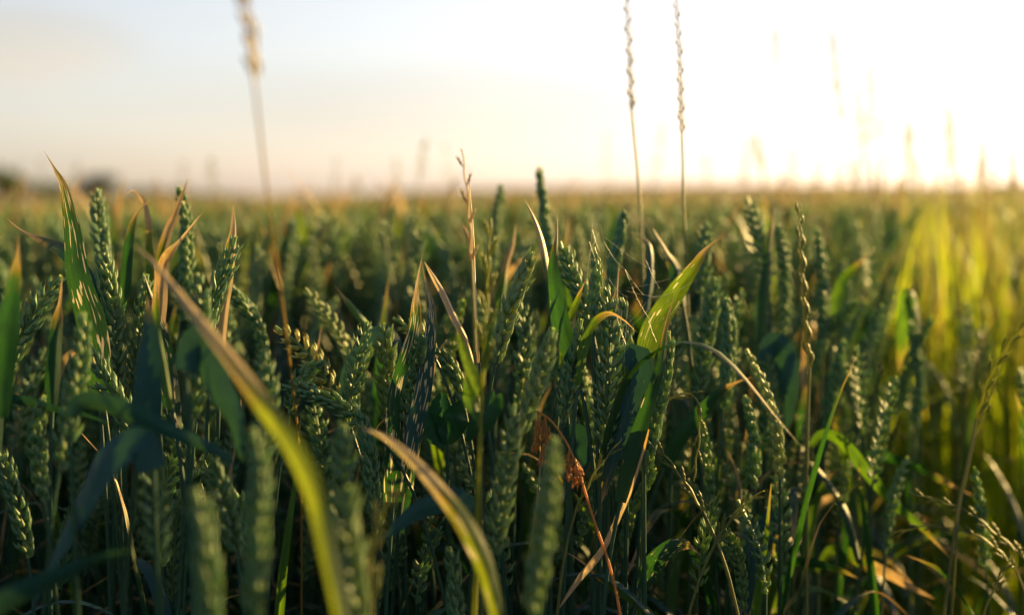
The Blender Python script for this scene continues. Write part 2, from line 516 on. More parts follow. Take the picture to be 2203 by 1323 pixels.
def copy_thing(src, kids, loc, rot, scale, label, group=None):
    r = src.copy(); C.objects.link(r)
    r.location = loc; r.rotation_euler = rot; r.scale = (scale,) * 3
    r['label'] = label
    if group: r['group'] = group
    for k in kids:
        c = k.copy(); C.objects.link(c); c.parent = r
    return r


# ------------------------------------------------------------------ picture -> place
def at(px, py, d):
    """the point d metres ahead of the lens seen at that spot of the photograph"""
    p = np.array([(px - 1101.5) / FPX * d, -(py - 661.5) / FPX * d, -d])
    return CMN @ p + np.array([0, 0, CAMZ])


def path(pts, d):
    """pts: (x, y) or (x, y, d)"""
    return np.array([at(p[0], p[1], p[2] if len(p) > 2 else d) for p in pts])


def stem_down(P0, direc, foot=None, n=26, k=.10):
    """curve from P0, leaving along direc, down to the soil"""
    direc = nrm(np.asarray(direc, float))
    if direc[2] > -.2: direc = nrm(np.array([direc[0], direc[1], -.25]))
    h = P0[2]
    if foot is None:
        foot = np.array([P0[0] + direc[0] * .10 + rng.normal(0, .01), P0[1] + direc[1] * .10 + rng.normal(0, .02), 0.0])
    P3 = np.array([foot[0], foot[1], 0.0])
    P1 = P0 + direc * k
    P2 = P3 + np.array([0, 0, h * .5])
    t = np.linspace(0, 1, n)[:, None]
    return (1 - t) ** 3 * P0 + 3 * (1 - t) ** 2 * t * P1 + 3 * (1 - t) * t * t * P2 + t ** 3 * P3


VIEW = CMN @ np.array([0, 0, 1.0])        # towards the camera


def blade_px(X, roll):
    """side vectors for a blade whose face is turned roll degrees from the viewer"""
    T = tangents(X)
    s = nrm(np.cross(T, VIEW[None]))
    up = np.cross(T, s)
    r = np.asarray(roll, float)
    if r.ndim == 0: r = np.full(len(X), float(r))
    else: r = np.interp(np.linspace(0, 1, len(X)), np.linspace(0, 1, len(r)), r)
    r = np.radians(r)[:, None]
    return s * np.cos(r) + up * np.sin(r)


def hero_leaf(root, base, pts, d, w, mat=None, roll=20, dry=.85, dmg=0., pw=2.4, fold=.25, label=None, bs=.6, nw=7):
    """pts tip -> base in photograph pixels; w in pixels at that depth"""
    if np.ndim(roll) == 0: roll = [roll + rng.normal(0, 8), roll + rng.normal(0, 12), roll + rng.normal(0, 24)]
    X = curve(path(pts, d)[::-1], 44)
    v_ = np.linspace(0, 1, 44)
    X = X + np.outer(np.sin(v_ * rng.uniform(9, 16) + rng.uniform(0, 6)) * v_ * (1 - v_ * .6), rng.normal(0, .0012, 3))
    dm = pts[len(pts) // 2][2] if len(pts[0]) > 2 else d
    g = blade(X, blade_px(X, roll), w / FPX * dm / max(.35, math.cos(R(min(60, abs(float(np.mean(roll))))))), nw, fold, dry, dmg, None, pw, bs)
    o = build('leaf', xf(g, None, -base), mat or M_LEAF, root)
    if label: o['label'] = label
    return X[0]


def stem_nodes(X, r0, r1):
    n = len(X)
    rad = np.linspace(r0, r1, n)
    for k in (int(n * .38), int(n * .68)):
        rad[k] *= 1.35
    return rad


def wheat(label, pts, d, leaves=(), fat=1.0, tint=0.0, turn=0., name='wheat_plant', group=None, foot=None, stem=None, back_leaf=True):
    """pts: ear from tip to bottom in photograph pixels"""
    P = path(pts, d)[::-1]                      # bottom -> tip
    X = curve(P, 24)
    dirn = X[0] - X[2]
    if stem is not None:
        SP = curve(np.vstack([X[:1], path(stem, d)]), 20)
        S2 = stem_down(SP[-1], SP[-1] - SP[-3], foot)
        ST = np.vstack([SP, S2[1:]])
    else:
        ST = stem_down(X[0], dirn, foot)
    base = ST[-1].copy()
    root = thing(name, label, 'wheat plant', base, group)
    ref = nrm(np.cross(VIEW, X[-1] - X[0]))
    T = nrm(X[-1] - X[0])
    a = R(turn)
    ref = ref * math.cos(a) + np.cross(T, ref) * math.sin(a)
    build('ear', xf(ear(X, ref, 0, fat, tint, rng.integers(1e9)), None, -base), M_EAR, root)
    build('stem', xf(tube(ST, stem_nodes(ST, .0011, .0019), 7, (0, rng.uniform(), 0)), None, -base), M_STEM, root)
    for L_ in leaves:
        hero_leaf(root, base, **L_)
    if back_leaf:                                # lower leaves in the dark below
        for q in (.45, .65):
            i = int(len(ST) * q)
            p0 = ST[i]
            th = rng.uniform(0, 6.28); dr = np.array([math.cos(th), math.sin(th), 0])
            Y = curve(np.array([p0, p0 + dr * .03 + [0, 0, .07], p0 + dr * .09 + [0, 0, .09], p0 + dr * .16 + [0, 0, .03]]), 18)
            side = np.tile(np.cross(dr, [0, 0, 1.0]), (18, 1))
            build('leaf', xf(blade(Y, side, .011, 5, .2, rng.uniform(.7, 1.0), .2), None, -base), M_LEAF if rng.uniform() < .7 else M_BLUE, root)
    return root


def shoot(label, leaves, name='wheat_shoot', group=None, foot=None, follow=True):
    """a wheat tiller of which only leaves show; the first leaf's base is where its stem ends"""
    L0 = leaves[0]
    P = path(L0['pts'], L0['d'])
    b = P[-1]
    dr = P[-1] - P[-2]
    if not follow: dr = np.array([0, 0.02, -1.0])
    ST = stem_down(b, dr, foot)
    base = ST[-1].copy()
    root = thing(name, label, 'wheat plant', base, group)
    for L_ in leaves: hero_leaf(root, base, **L_)
    build('stem', xf(tube(ST, stem_nodes(ST, .0014, .0020), 7, (0, rng.uniform(), 0)), None, -base), M_STEM, root)
    return root


def rye_spike(X, lod=0, gap=.0105, size=1.0, seed=0, ns=5):
    """X bottom -> tip. flattened spikelets set edgewise, alternating"""
    rg = np.random.default_rng(seed)
    Lr = length(X)
    n = max(5, int(Lr / gap))
    P = curve(X, n + 1)
    T, A, B = frames(P, np.cross(VIEW, X[-1] - X[0]))
    Xz = curve(X, n * 4)
    Tz, Az, Bz = frames(Xz, np.cross(VIEW, X[-1] - X[0]))
    tight = gap < .009
    zz = np.sin(np.linspace(0, n * np.pi, len(Xz)))[:, None] * (.0012 if tight else .0007)
    gs = [tube(Xz + Az * zz, np.linspace(.0009, .0005, len(Xz)), 5, (0, .4, 0))]
    for i in range(n):
        s = 1 if i % 2 else -1
        f = i / n
        sc = size * (1.05 - .35 * f) * rg.uniform(.85, 1.12)
        nf = 3 if tight else 4
        for k in range(nf):
            h = husk(.0080 * sc, .0027 * sc, .0026 * sc, 6, ns, .0005, .08, rg.uniform())
            s2 = 1 if k % 2 else -1
            M = np.stack([B[i], A[i] * s, T[i]], 1) @ rx(-R((1 if tight else 6) + (2 if tight else 3) * k + rg.uniform(-3, 3))) @ rx(-R(7) * s2)
            p = P[i] + A[i] * s * (.0008 + .0004 * k) + T[i] * (.0022 * k * sc)
            g = xf(h, M, p)
            gs.append(g)
    return cat(gs)


def rye(label, spike, stem, d, name='ryegrass', size=1.0, gap=.0105, mat=None, smat=None, foot=None, group=None, rad=.0009, leaves=()):
    X = curve(path(spike, d)[::-1], 30)
    SP = curve(np.vstack([X[:1], path(stem, d)]), 30)
    S2 = stem_down(SP[-1], SP[-1] - SP[-3], foot)
    ST = np.vstack([SP, S2[1:]])
    base = ST[-1].copy()
    root = thing(name, label, 'grass', base, group)
    build('seed_spike', xf(rye_spike(X, 0, gap, size, rng.integers(1e9)), None, -base), mat or M_RYE, root)
    build('stem', xf(tube(ST, np.linspace(rad, rad * 1.5, len(ST)), 6, (0, rng.uniform(), 0)), None, -base), smat or M_GST, root)
    for L_ in leaves: hero_leaf(root, base, **L_)
    return root


def panicle(X, spread, count, droop=0., seed=0, hs=.0035):
    """loose seed head round the line X (bottom -> tip)"""
    rg = np.random.default_rng(seed)
    T, A, B = frames(X)
    gs = [tube(X, np.linspace(.0009, .0003, len(X)), 4, (0, .4, 0))]
    n = len(X)
    for i in range(count):
        f = rg.uniform(0, 1) ** .9
        k = int(f * (n - 1))
        th = rg.uniform(0, 6.28)
        o_ = A[k] * math.cos(th) + B[k] * math.sin(th)
        r_ = spread * (1 - f) ** .6 * rg.uniform(.15, 1) + .0012
        p0 = X[k]; p1 = p0 + o_ * r_ + T[k] * r_ * 1.6 + np.array([0, 0, -droop * r_ * 2])
        if i % 3 == 0:
            gs.append(tube(np.array([p0, (p0 + p1) / 2 + o_ * r_ * .1, p1]), .00018, 3, (0, .5, 0)))
        dr = nrm(p1 - p0 + T[k] * .002 + np.array([0, 0, -droop * .004]))
        a = nrm(np.cross(dr, [0.3, 1, .1])); b = np.cross(dr, a)
        h = husk(hs * rg.uniform(.8, 1.3), hs * .34, hs * .32, 4, 4, .0, .05, rg.uniform())
        gs.append(xf(h, np.stack([a, b, dr], 1), p1))
    return cat(gs)


def add_panicle(label, head, stem, d, spread=.006, count=90, mat=None, smat=None, name='meadow_grass', group=None, rad=.0008, foot=None, hs=.0035):
    X = curve(path(head, d)[::-1], 26)
    SP = curve(np.vstack([X[:1], path(stem, d)]), 24)
    S2 = stem_down(SP[-1], SP[-1] - SP[-3], foot)
    ST = np.vstack([SP, S2[1:]])
    base = ST[-1].copy()
    root = thing(name, label, 'grass', base, group)
    build('seed_head', xf(panicle(X, spread, count, 0, rng.integers(1e9), hs), None, -base), mat or M_STRAW, root)
    build('stem', xf(tube(ST, np.linspace(rad, rad * 1.5, len(ST)), 6, (0, rng.uniform(), 0)), None, -base), smat or M_STRAW, root)
    return root


#==SETTING==
# ------------------------------------------------------------------ the setting
def sheet(x0, x1, y0, y1, z, nx, ny, amp=0.0, power=1.0):
    X = np.linspace(x0, x1, nx); Y = y0 + (y1 - y0) * np.linspace(0, 1, ny) ** power
    gx, gy = np.meshgrid(X, Y)
    gz = np.full_like(gx, z)
    if amp: gz = gz + rng.normal(0, amp, gx.shape)
    V = np.stack([gx, gy, gz], -1).reshape(-1, 3)
    return V, grid_faces(ny, nx, False)[:, ::1], np.zeros((len(V), 2)), np.zeros((len(V), 3))


g = build('ground', sheet(-900, 900, -60, 1500, 0.0, 60, 80, 0, 2.0), M_SOIL)
g['kind'] = 'structure'

# a low rise beyond the crop, brown in the distance
V = []
xs = np.linspace(-700, 700, 140)
prof = 1.9 + 1.3 * np.sin(xs / 160 + 1.2) + .9 * np.sin(xs / 61 + .4) + (xs > -40) * .5
rows = [(430, 0), (470, .75), (540, 1.0), (700, 1.05), (900, 0.)]
V = np.array([[x, y, max(.0, p) * f - (.05 if f == 0 else 0)] for (y, f) in rows for x, p in zip(xs, prof)])
h = build('hills', (V, grid_faces(len(rows), len(xs), False), np.zeros((len(V), 2)), np.zeros((len(V), 3))), M_SOIL)
h['kind'] = 'structure'

# far crop seen only as its upper surface: a dense uneven top from 24 m to the rise
nx, ny = 240, 220
Yc = 24 + (430 - 24) * np.linspace(0, 1, ny) ** 2.2
th = np.linspace(-.75, .75, nx)
gx = Yc[:, None] * np.tan(th)[None, :]; gy = np.repeat(Yc[:, None], nx, 1)
gz = .80 + rng.normal(0, .035, gx.shape); gz[0] = .05; gz[-1] = .05
V = np.stack([gx, gy, gz], -1).reshape(-1, 3)
o = build('distant_wheat', (V, grid_faces(ny, nx, False), np.zeros((len(V), 2)), np.zeros((len(V), 3))), M_CANOPY, smooth_=False)
o['kind'] = 'stuff'; tag(o, 'far wheat crop running to the horizon, too far to tell stalks apart', 'wheat field')


def tree(label, px, py_top, dist, wpx, hseed):
    rg = np.random.default_rng(hseed)
    top = at(px, py_top, dist)
    H = top[2]; W = wpx / FPX * dist
    base = np.array([top[0], top[1], 0])
    root = thing('field_tree', label, 'tree', base, 'trees on the skyline')
    tr = [tube(np.array([[0, 0, 0], [.02 * W, 0, H * .35], [0, .02 * W, H * .75]]), np.array([.035, .025, .008]) * H, 7)]
    for k in range(6):
        a = k * 1.05 + rg.uniform(0, .6); z = H * rg.uniform(.3, .6)
        tr.append(tube(np.array([[0, 0, z], [math.cos(a) * W * .15, math.sin(a) * W * .15, z + H * .1], [math.cos(a) * W * .33, math.sin(a) * W * .33, z + H * .22]]), np.array([.014, .01, .004]) * H, 5))
    build('trunk', cat(tr), M_BARK, root)
    n = 2600
    lobes = [(rg.normal(0, .22 * W), rg.normal(0, .2 * W), H * rg.uniform(.38, .8), rg.uniform(.16, .30)) for _ in range(14)]
    P = []
    for i in range(n):
        lx, ly, lz, lr = lobes[i % 14]
        q = nrm(rg.normal(0, 1, 3)) * rg.uniform(.5, 1) ** .4
        P.append([lx + q[0] * lr * W, ly + q[1] * lr * W, min(H, lz + q[2] * lr * H * .7)])
    P = np.array(P); P[:, 2] = np.maximum(P[:, 2], H * .1)
    a = nrm(rg.normal(0, 1, (n, 3))); b = nrm(np.cross(a, rg.normal(0, 1, (n, 3))))
    s = .028 * H
    V = np.stack([P - a * s - b * s, P + a * s - b * s * .6, P + a * s * .8 + b * s, P - a * s * .7 + b * s], 1).reshape(-1, 3)
    K = np.zeros((4 * n, 3)); K[:, 1] = np.repeat(rg.uniform(0, 1, n), 4)
    build('crown', (V, np.arange(4 * n).reshape(-1, 4), np.zeros((4 * n, 2)), K), M_TREE, root, False)


TR = [('tall dark tree on the skyline at the far left edge', 5, 352, 120, 110),
      ('round dark bush on the skyline above the tallest left leaf', 205, 368, 150, 84),
      ('low wide shrub on the skyline between the left edge and the round bush', 105, 388, 170, 130),
      ('low dark shrub on the skyline right of the round bush', 300, 398, 180, 110),
      ('small flat shrub on the skyline behind the red-tipped leaf', 395, 404, 190, 110),
      ('tiny shrub on the skyline left of the tall straw grass', 480, 410, 200, 80),
      ('low hedge tree on the skyline near the brightest sky', 1760, 398, 210, 90),
      ('low hedge tree on the skyline at the right edge', 2150, 388, 230, 130)]
for i, a in enumerate(TR): tree(*a, 40 + i)

#==HEROES==
# ------------------------------------------------------------------ hand-placed wheat
def L_(pts, d, w, mat=None, **k): return dict(pts=pts, d=d, w=w, mat=mat, **k)


# --- left group
shoot('tall upright green leaf with beetle scars and long curled brown tip at left',
      [L_([(95, 325), (122, 366), (138, 400), (150, 480), (172, 600), (200, 720), (222, 860)], 1.0, 68, dry=.90, dmg=.85, roll=[15, 18, 20], pw=1.7, fold=.18)])
shoot('dark bluish leaf arching left to a tan tip behind the scarred leaf',
      [L_([(12, 468), (50, 497), (100, 520), (150, 552), (190, 620), (205, 760)], 1.03, 36, M_BLUE, dry=.80, roll=35)])
shoot('dark green leaf with rusty tip standing at the left edge',
      [L_([(38, 500), (36, 560), (25, 640), (10, 760), (0, 900)], .84, 56, dry=.88, roll=30)])
shoot('narrow dark leaf with bright orange tip beside the left leaning ear',
      [L_([(133, 590), (128, 660), (118, 760), (112, 880)], .93, 34, dry=.74, roll=35)])
shoot('pale striped dying leaf bent right to a red tip, near the crossed tips',
      [L_([(440, 455), (415, 480), (385, 520), (360, 560), (346, 620), (342, 760)], 1.02, 32, M_DRY, dry=.7, dmg=.6, roll=25, fold=.4),
       L_([(310, 590), (340, 690), (360, 800), (380, 920)], 1.02, 36, dry=1.2, dmg=.9, roll=30)])
shoot('rusty brown leaf tip pointing up right in front of a dark ear',
      [L_([(404, 386), (385, 440), (362, 500), (350, 560), (345, 680)], 1.1, 24, M_YEL, dry=.55, roll=35)])
shoot('thin yellow leaf curved over left of the rusty tip',
      [L_([(270, 420), (290, 410), (312, 440), (322, 520), (325, 640)], 1.12, 18, M_YEL, dry=.55, roll=30)])
shoot('small green leaf with hooked orange tip above the left wheat',
      [L_([(335, 428), (305, 445), (285, 480), (275, 560), (262, 680)], 1.08, 24, dry=.78, roll=30)])
shoot('straight narrow straw leaf behind the sharp right-leaning ear',
      [L_([(503, 440), (505, 500), (494, 600), (480, 700), (474, 800)], 1.03, 20, M_DRY, dry=.55, roll=45)])
shoot('green leaf with thin dry point over the sharp right-leaning ear',
      [L_([(502, 435), (498, 490), (488, 560), (470, 640), (455, 760)], 1.05, 26, dry=.78, roll=30)])
shoot('broad teal leaf hanging out of focus below the crossed leaf tips',
      [L_([(318, 640), (322, 740), (318, 840), (300, 960)], .84, 62, M_BLUE, dry=.98, roll=20, pw=3)])
shoot('yellow edged narrow leaf beside the broad teal leaf',
      [L_([(330, 560), (335, 640), (345, 760), (370, 880)], .92, 24, M_YEL, dry=.8, roll=40)])

wheat('thick dark ear rising behind the tall scarred leaf', [(208, 405), (212, 470), (222, 560), (232, 620)], 1.13, fat=1.05)
wheat('broad deep green ear just right of the tall scarred leaf', [(222, 545), (238, 640), (246, 760), (252, 880)], 1.04, fat=1.15, turn=50)
wheat('dark ear standing behind the rusty leaf tip', [(385, 402), (400, 480), (400, 570), (388, 690)], 1.14, turn=70)
wheat('sharp ear leaning right with pointed husks, by the straw leaf', [(508, 508), (492, 560), (462, 640), (440, 760)], 1.0, turn=20)
wheat('blue-green ear leaning to the left edge, its right side lit', [(132, 592), (90, 650), (38, 735), (-10, 830)], .97, fat=1.05, turn=15)
wheat('blurred olive ear standing left of the broad teal leaf', [(182, 672), (170, 780), (150, 900), (128, 1010)], .84, turn=60)
wheat('drooping grey-green ear under the broad deep green ear', [(196, 742), (222, 810), (262, 880), (290, 960)], .97, turn=30)
wheat('blurred pale tipped ear in front of the tan folded leaf', [(424, 588), (432, 670), (428, 790), (415, 900)], .87, turn=40)
wheat('bluish ear half hidden between the left leaves', [(318, 590), (305, 690), (290, 800), (280, 900)], 1.05, turn=10)
wheat('small dark ear at the left edge low down', [(-8, 960), (22, 1040), (48, 1130), (60, 1200)], .95, turn=45)
wheat('soft dark ear below the arching dark leaf', [(318, 958), (328, 1040), (336, 1130), (342, 1210)], .82, turn=10)
wheat('dim drooping ear at left above the dark leaves', [(96, 850), (80, 930), (85, 1010), (95, 1080)], .9, turn=80)
wheat('dim ear hanging in shade right of the arching dark leaf', [(455, 985), (478, 1060), (498, 1130), (510, 1200)], .86, turn=25)

# --- foreground left
shoot('large blurred leaf folding from tan into yellow-green across the left foreground',
      [L_([(285, 525, .80), (340, 572, .77), (420, 672, .73), (500, 775, .70), (570, 872, .67), (635, 965, .65), (680, 1070, .64), (705, 1180, .63), (740, 1345, .62)], .68, 36, M_FG,
          dry=.52, roll=[30, 10, 40, 55, 50], pw=2.8, fold=.4)])
shoot('dark broad leaf hanging out of focus under the tan folded leaf',
      [L_([(528, 1000), (505, 920), (470, 830), (430, 730), (400, 800)], .80, 70, M_BLUE, dry=1.3, roll=15, pw=3)], follow=False)
shoot('dark arching leaf lying across the lower left shade',
      [L_([(520, 1018), (470, 975), (390, 938), (290, 895), (185, 862), (150, 900)], .79, 52, M_BLUE, dry=1.3, roll=30)], follow=False)
shoot('wide dark blue leaf drooping in the lower left shade',
      [L_([(60, 1330), (110, 1210), (170, 1090), (230, 985), (300, 950), (330, 1010)], .80, 66, M_BLUE, dry=1.3, roll=25)], follow=False)
shoot('flat dark leaf reaching in from the left edge',
      [L_([(240, 912), (160, 890), (60, 868), (-40, 862), (-100, 900)], .9, 28, M_BLUE, dry=1.3, roll=50)], follow=False)
shoot('dark low leaf crossing the lower left corner',
      [L_([(300, 1180), (220, 1200), (120, 1240), (20, 1290), (-40, 1340)], .72, 46, M_BLUE, dry=1.2, roll=30)], follow=False)
wheat('large blurred ear upright in the left foreground, lit spots on it', [(548, 922), (556, 1040), (552, 1180), (545, 1330)], .69, fat=1.05, turn=45)
wheat('large blurred ear lower left of its taller foreground neighbour', [(424, 1052), (440, 1160), (448, 1270), (450, 1400)], .65, fat=1.0, turn=55)
wheat('blurred yellowish ear behind the large tan leaf', [(562, 752), (574, 830), (572, 920), (560, 1010)], .84, turn=35)
wheat('blurred ear with pale tip left of the arching tan leaf', [(742, 912), (738, 990), (735, 1080), (740, 1170)], .80, fat=1.05, turn=30)
wheat('large blurred glowing yellow-green ear at the bottom left of centre', [(752, 1045), (740, 1130), (755, 1240), (770, 1360)], .69, tint=.25, fat=1.1, turn=40)  # tint paints the sunny yellow glow into the husks
rye('blurred golden forked seed stalk at the bottom left of centre', [(842, 1050), (815, 1130), (795, 1210), (800, 1290)], [(800, 1330), (802, 1420)], .74, name='ryegrass', size=1.3)

# --- centre left
wheat('tan tipped ear leaning left in the dark gap', [(592, 702), (640, 738), (685, 790), (722, 850)], 1.04, tint=.9, turn=20)
wheat('curved dark ear lying toward the left with fine whiskers', [(606, 828), (660, 842), (725, 868), (790, 915)], 1.0, turn=30)
wheat('small teal ear pointing up right beside the tan tipped ear', [(698, 775), (668, 795), (638, 830), (622, 890)], 1.02, turn=50)
wheat('upright grey-green ear between curved dark leaf and dark gap', [(790, 690), (772, 760), (758, 840), (750, 920)], 1.03, turn=10)
wheat('short pale spiky ear poking left of the scarred centre leaves', [(845, 684), (870, 698), (905, 720), (930, 760)], 1.03, tint=.6, fat=.8)
wheat('dark compact ear right of the scarred centre leaves', [(935, 742), (955, 775), (985, 820), (1000, 880)], 1.04, turn=40)
wheat('dim green ear crowded under the short pale spiky ear', [(770, 880), (790, 950), (800, 1040), (805, 1120)], .97, turn=60)
shoot('dark arched leaf bending over like a hook left of centre',
      [L_([(728, 870), (742, 800), (778, 742), (822, 712), (848, 745), (852, 830)], 1.1, 40, M_BLUE, dry=1.3, roll=35)], follow=False)
shoot('thin yellow-green leaf tip slanting left behind the hooked leaf',
      [L_([(718, 612), (745, 645), (790, 700), (830, 770)], 1.12, 22, M_YEL, dry=.85, roll=40)])
shoot('ghost pale scarred leaf with needle tip standing at centre left',
      [L_([(910, 540), (906, 590), (893, 680), (872, 790), (858, 900), (845, 1080)], 1.0, 62, dry=.84, dmg=1.0, roll=[10, 15, 15], pw=1.6),
       L_([(908, 548), (920, 620), (926, 700), (920, 800), (896, 900), (880, 1000)], .985, 44, M_BLUE, dry=.86, dmg=1.0, roll=[15, 20, 20], pw=1.8)])
shoot('narrow folded straw leaf slanting down right from the needle tip',
      [L_([(912, 562), (938, 602), (968, 660), (1000, 725), (1020, 790)], 1.0, 16, M_DRY, dry=.35, roll=30, fold=.6, pw=5)])
shoot('long tan leaf arching from centre left down to green in the foreground',
      [L_([(768, 918, .80), (828, 940, .79), (895, 992, .78), (960, 1065, .77), (1005, 1130, .76), (1045, 1215, .76), (1078, 1345, .76)], .77, 40, M_FG,
          dry=.56, dmg=.8, roll=[25, 30, 40, 50], pw=2.6, fold=.35)])
shoot('short teal leaf pointing down left under the tan arching leaf',
      [L_([(815, 1168), (870, 1118), (930, 1085), (985, 1072), (1020, 1100)], .88, 50, M_BLUE, dry=1.3, roll=20)], follow=False)
shoot('broad dark blade standing in shade at centre',
      [L_([(835, 720), (850, 850), (862, 980), (870, 1150)], 1.08, 60, dry=1.3, dmg=.7, roll=25)])

# --- centre
wheat('large ear leaning right with spread tan husks at centre', [(1148, 542), (1122, 600), (1090, 680), (1066, 780)], 1.0, fat=1.12, tint=.35, turn=25)
wheat('thin dark ear rising above the skyline near centre', [(1160, 358), (1166, 420), (1178, 500), (1192, 570)], 1.28, turn=80)
wheat('small dark ear rising to the skyline left of the tallest centre ear', [(1080, 395), (1070, 450), (1062, 520), (1058, 600)], 1.38, turn=60)
wheat('ear leaning left behind the upright green leaf blade', [(1205, 520), (1225, 580), (1252, 640), (1270, 700)], 1.07, turn=15)
wheat('slim ear topped with cobweb right of the green leaf blade', [(1278, 532), (1284, 590), (1280, 640), (1276, 690)], 1.0, fat=.82, stem=[(1277, 760), (1280, 860), (1285, 960)], turn=70)
wheat('blue-green ear left of the twin sharp ears', [(1252, 686), (1240, 750), (1222, 830), (1208, 910)], 1.0, fat=.95, turn=30)
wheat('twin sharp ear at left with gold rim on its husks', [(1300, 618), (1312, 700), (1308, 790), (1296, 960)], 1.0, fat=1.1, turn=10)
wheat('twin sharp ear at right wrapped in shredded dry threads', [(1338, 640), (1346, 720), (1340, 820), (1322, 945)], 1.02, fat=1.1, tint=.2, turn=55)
wheat('half hidden ear behind the long bright blade, gold right edge', [(1440, 712), (1434, 790), (1408, 900), (1388, 1030)], 1.03, fat=1.05, turn=35)
wheat('knobbly ear leaning right below the skyline, web beside it', [(1344, 452), (1336, 500), (1322, 560), (1312, 630)], 1.13, turn=75)
wheat('dark round topped ear left of the slim cobweb ear', [(1188, 640), (1200, 700), (1205, 760), (1195, 830)], 1.08, turn=45)
wheat('dense shaded ear behind the large leaning centre ear', [(1120, 650), (1130, 720), (1125, 800), (1118, 880)], 1.1, turn=5)
wheat('blurred gold lit ear in front of centre, upper of two', [(1192, 705), (1172, 770), (1150, 840), (1122, 930)], .90, tint=.25, turn=40)  # tint puts the sun's gold into the husk colour
wheat('blurred gold lit ear in front of centre, lower and longer', [(1108, 868), (1100, 950), (1082, 1060), (1062, 1190)], .88, tint=.2, fat=1.05, turn=20)  # gold light painted in through the tint here too
wheat('large blurred ear with yellow bumps at the bottom centre', [(1192, 940), (1184, 1040), (1166, 1180), (1146, 1330)], .74, tint=.2, turn=50)  # yellow of the sunlit bumps is painted by the tint
wheat('dark slim ear in shade at the bottom left of the yellow bumped ear', [(968, 1175), (975, 1240), (980, 1310), (985, 1400)], .92, turn=50)
shoot('upright green leaf blade with orange point right of centre',
      [L_([(1198, 462), (1197, 520), (1193, 590), (1200, 660), (1218, 730), (1240, 800)], 1.0, 40, dry=.88, dmg=.15, roll=20, pw=2.0)])
shoot('tan edged leaf leaning left at the skyline right of centre',
      [L_([(1128, 432), (1155, 478), (1172, 545), (1190, 620), (1205, 720)], 1.03, 26, dry=.58, roll=35)])
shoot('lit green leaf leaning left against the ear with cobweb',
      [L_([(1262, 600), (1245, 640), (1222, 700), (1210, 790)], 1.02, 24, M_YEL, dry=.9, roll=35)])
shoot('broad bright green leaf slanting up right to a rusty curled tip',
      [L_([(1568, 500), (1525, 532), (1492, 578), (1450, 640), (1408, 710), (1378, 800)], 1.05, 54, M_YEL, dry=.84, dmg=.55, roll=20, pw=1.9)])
shoot('long sharp bright green blade crossing the half hidden ear',
      [L_([(1452, 622), (1440, 690), (1418, 790), (1392, 890), (1360, 985), (1335, 1080)], .975, 40, dry=.90, dmg=.25, roll=25, pw=1.9)])
shoot('brown withered leaf twisting down left in the shade',
      [L_([(1195, 1318), (1240, 1250), (1290, 1180), (1330, 1090), (1360, 1000), (1385, 920)], .98, 26, M_DRY, dry=.1, roll=45, fold=.6)], follow=False)
shoot('wide blue-grey leaf folded over and tapering down left at centre right',
      [L_([(1268, 1128), (1298, 1060), (1325, 960), (1352, 860), (1378, 795), (1368, 765), (1350, 790)], 1.0, 58, M_BLUE, dry=.86, dmg=.2, roll=[10, 20, 30], pw=1.5, bs=.9)], follow=False)
shoot('small yellow leaf curling over the ears into a dry thread',
      [L_([(1370, 715), (1340, 688), (1308, 675), (1275, 700), (1258, 750), (1245, 830)], .975, 22, M_YEL, dry=.72, roll=40)])
shoot('drooping blue-green leaf in shade below the blue-green ear',
      [L_([(1198, 1090), (1225, 1040), (1245, 990), (1240, 930), (1222, 960)], 1.03, 54, M_BLUE, dry=1.3, roll=25)], follow=False)
shoot('narrow green leaf with orange edge behind the slanting bright leaf',
      [L_([(1405, 488), (1430, 535), (1455, 580), (1470, 660)], 1.15, 28, dry=.62, roll=30)])
shoot('bent over leaf with bluish back near the slanting bright leaf',
      [L_([(1358, 495), (1375, 510), (1398, 530), (1402, 590), (1390, 670)], 1.14, 26, M_BLUE, dry=.85, roll=30)])
shoot('pointed leaf with orange rim among the ears right of centre',
      [L_([(1332, 560), (1328, 620), (1318, 700), (1312, 800)], 1.04, 22, M_YEL, dry=.68, roll=40)])
shoot('thin rust tipped leaf behind the large leaning ear',
      [L_([(1112, 480), (1100, 540), (1085, 600), (1075, 700)], 1.18, 20, M_YEL, dry=.55, roll=40)])
shoot('orange tipped upright leaf just behind the cobweb',
      [L_([(1225, 455), (1222, 500), (1225, 570), (1230, 660)], 1.3, 26, M_YEL, dry=.74, roll=25)])

# --- right
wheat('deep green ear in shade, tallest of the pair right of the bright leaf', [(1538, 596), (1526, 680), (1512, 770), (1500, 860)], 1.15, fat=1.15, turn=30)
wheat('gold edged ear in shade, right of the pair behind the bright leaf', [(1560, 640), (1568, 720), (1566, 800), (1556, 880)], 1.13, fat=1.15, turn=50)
wheat('tall blue-green ear near the skyline left of the orange tip', [(1608, 424), (1624, 480), (1638, 540), (1650, 620)], 1.28, turn=15)
wheat('rim lit ear standing alone in the dark right of centre', [(1602, 850), (1618, 910), (1624, 980), (1622, 1050)], 1.1, fat=.95, turn=75)
wheat('soft ear with bright beads left of the golden ryegrass', [(1672, 480), (1688, 560), (1692, 640), (1684, 720)], 1.3, turn=45)
wheat('soft ear with bright beads right of the golden ryegrass', [(1760, 490), (1768, 580), (1772, 670), (1768, 760)], 1.3, turn=55)
wheat('blurred ear leaning right beyond the golden ryegrass', [(1898, 655), (1880, 710), (1858, 770), (1850, 850)], 1.32, turn=40)
wheat('blurred ear in front of the lit leaf bend at right', [(1958, 690), (1972, 760), (1978, 840), (1970, 920)], 1.34, turn=60)
wheat('small dark ear with web near the skyline right of centre', [(1522, 478), (1516, 520), (1512, 575), (1508, 640)], 1.2, turn=20)
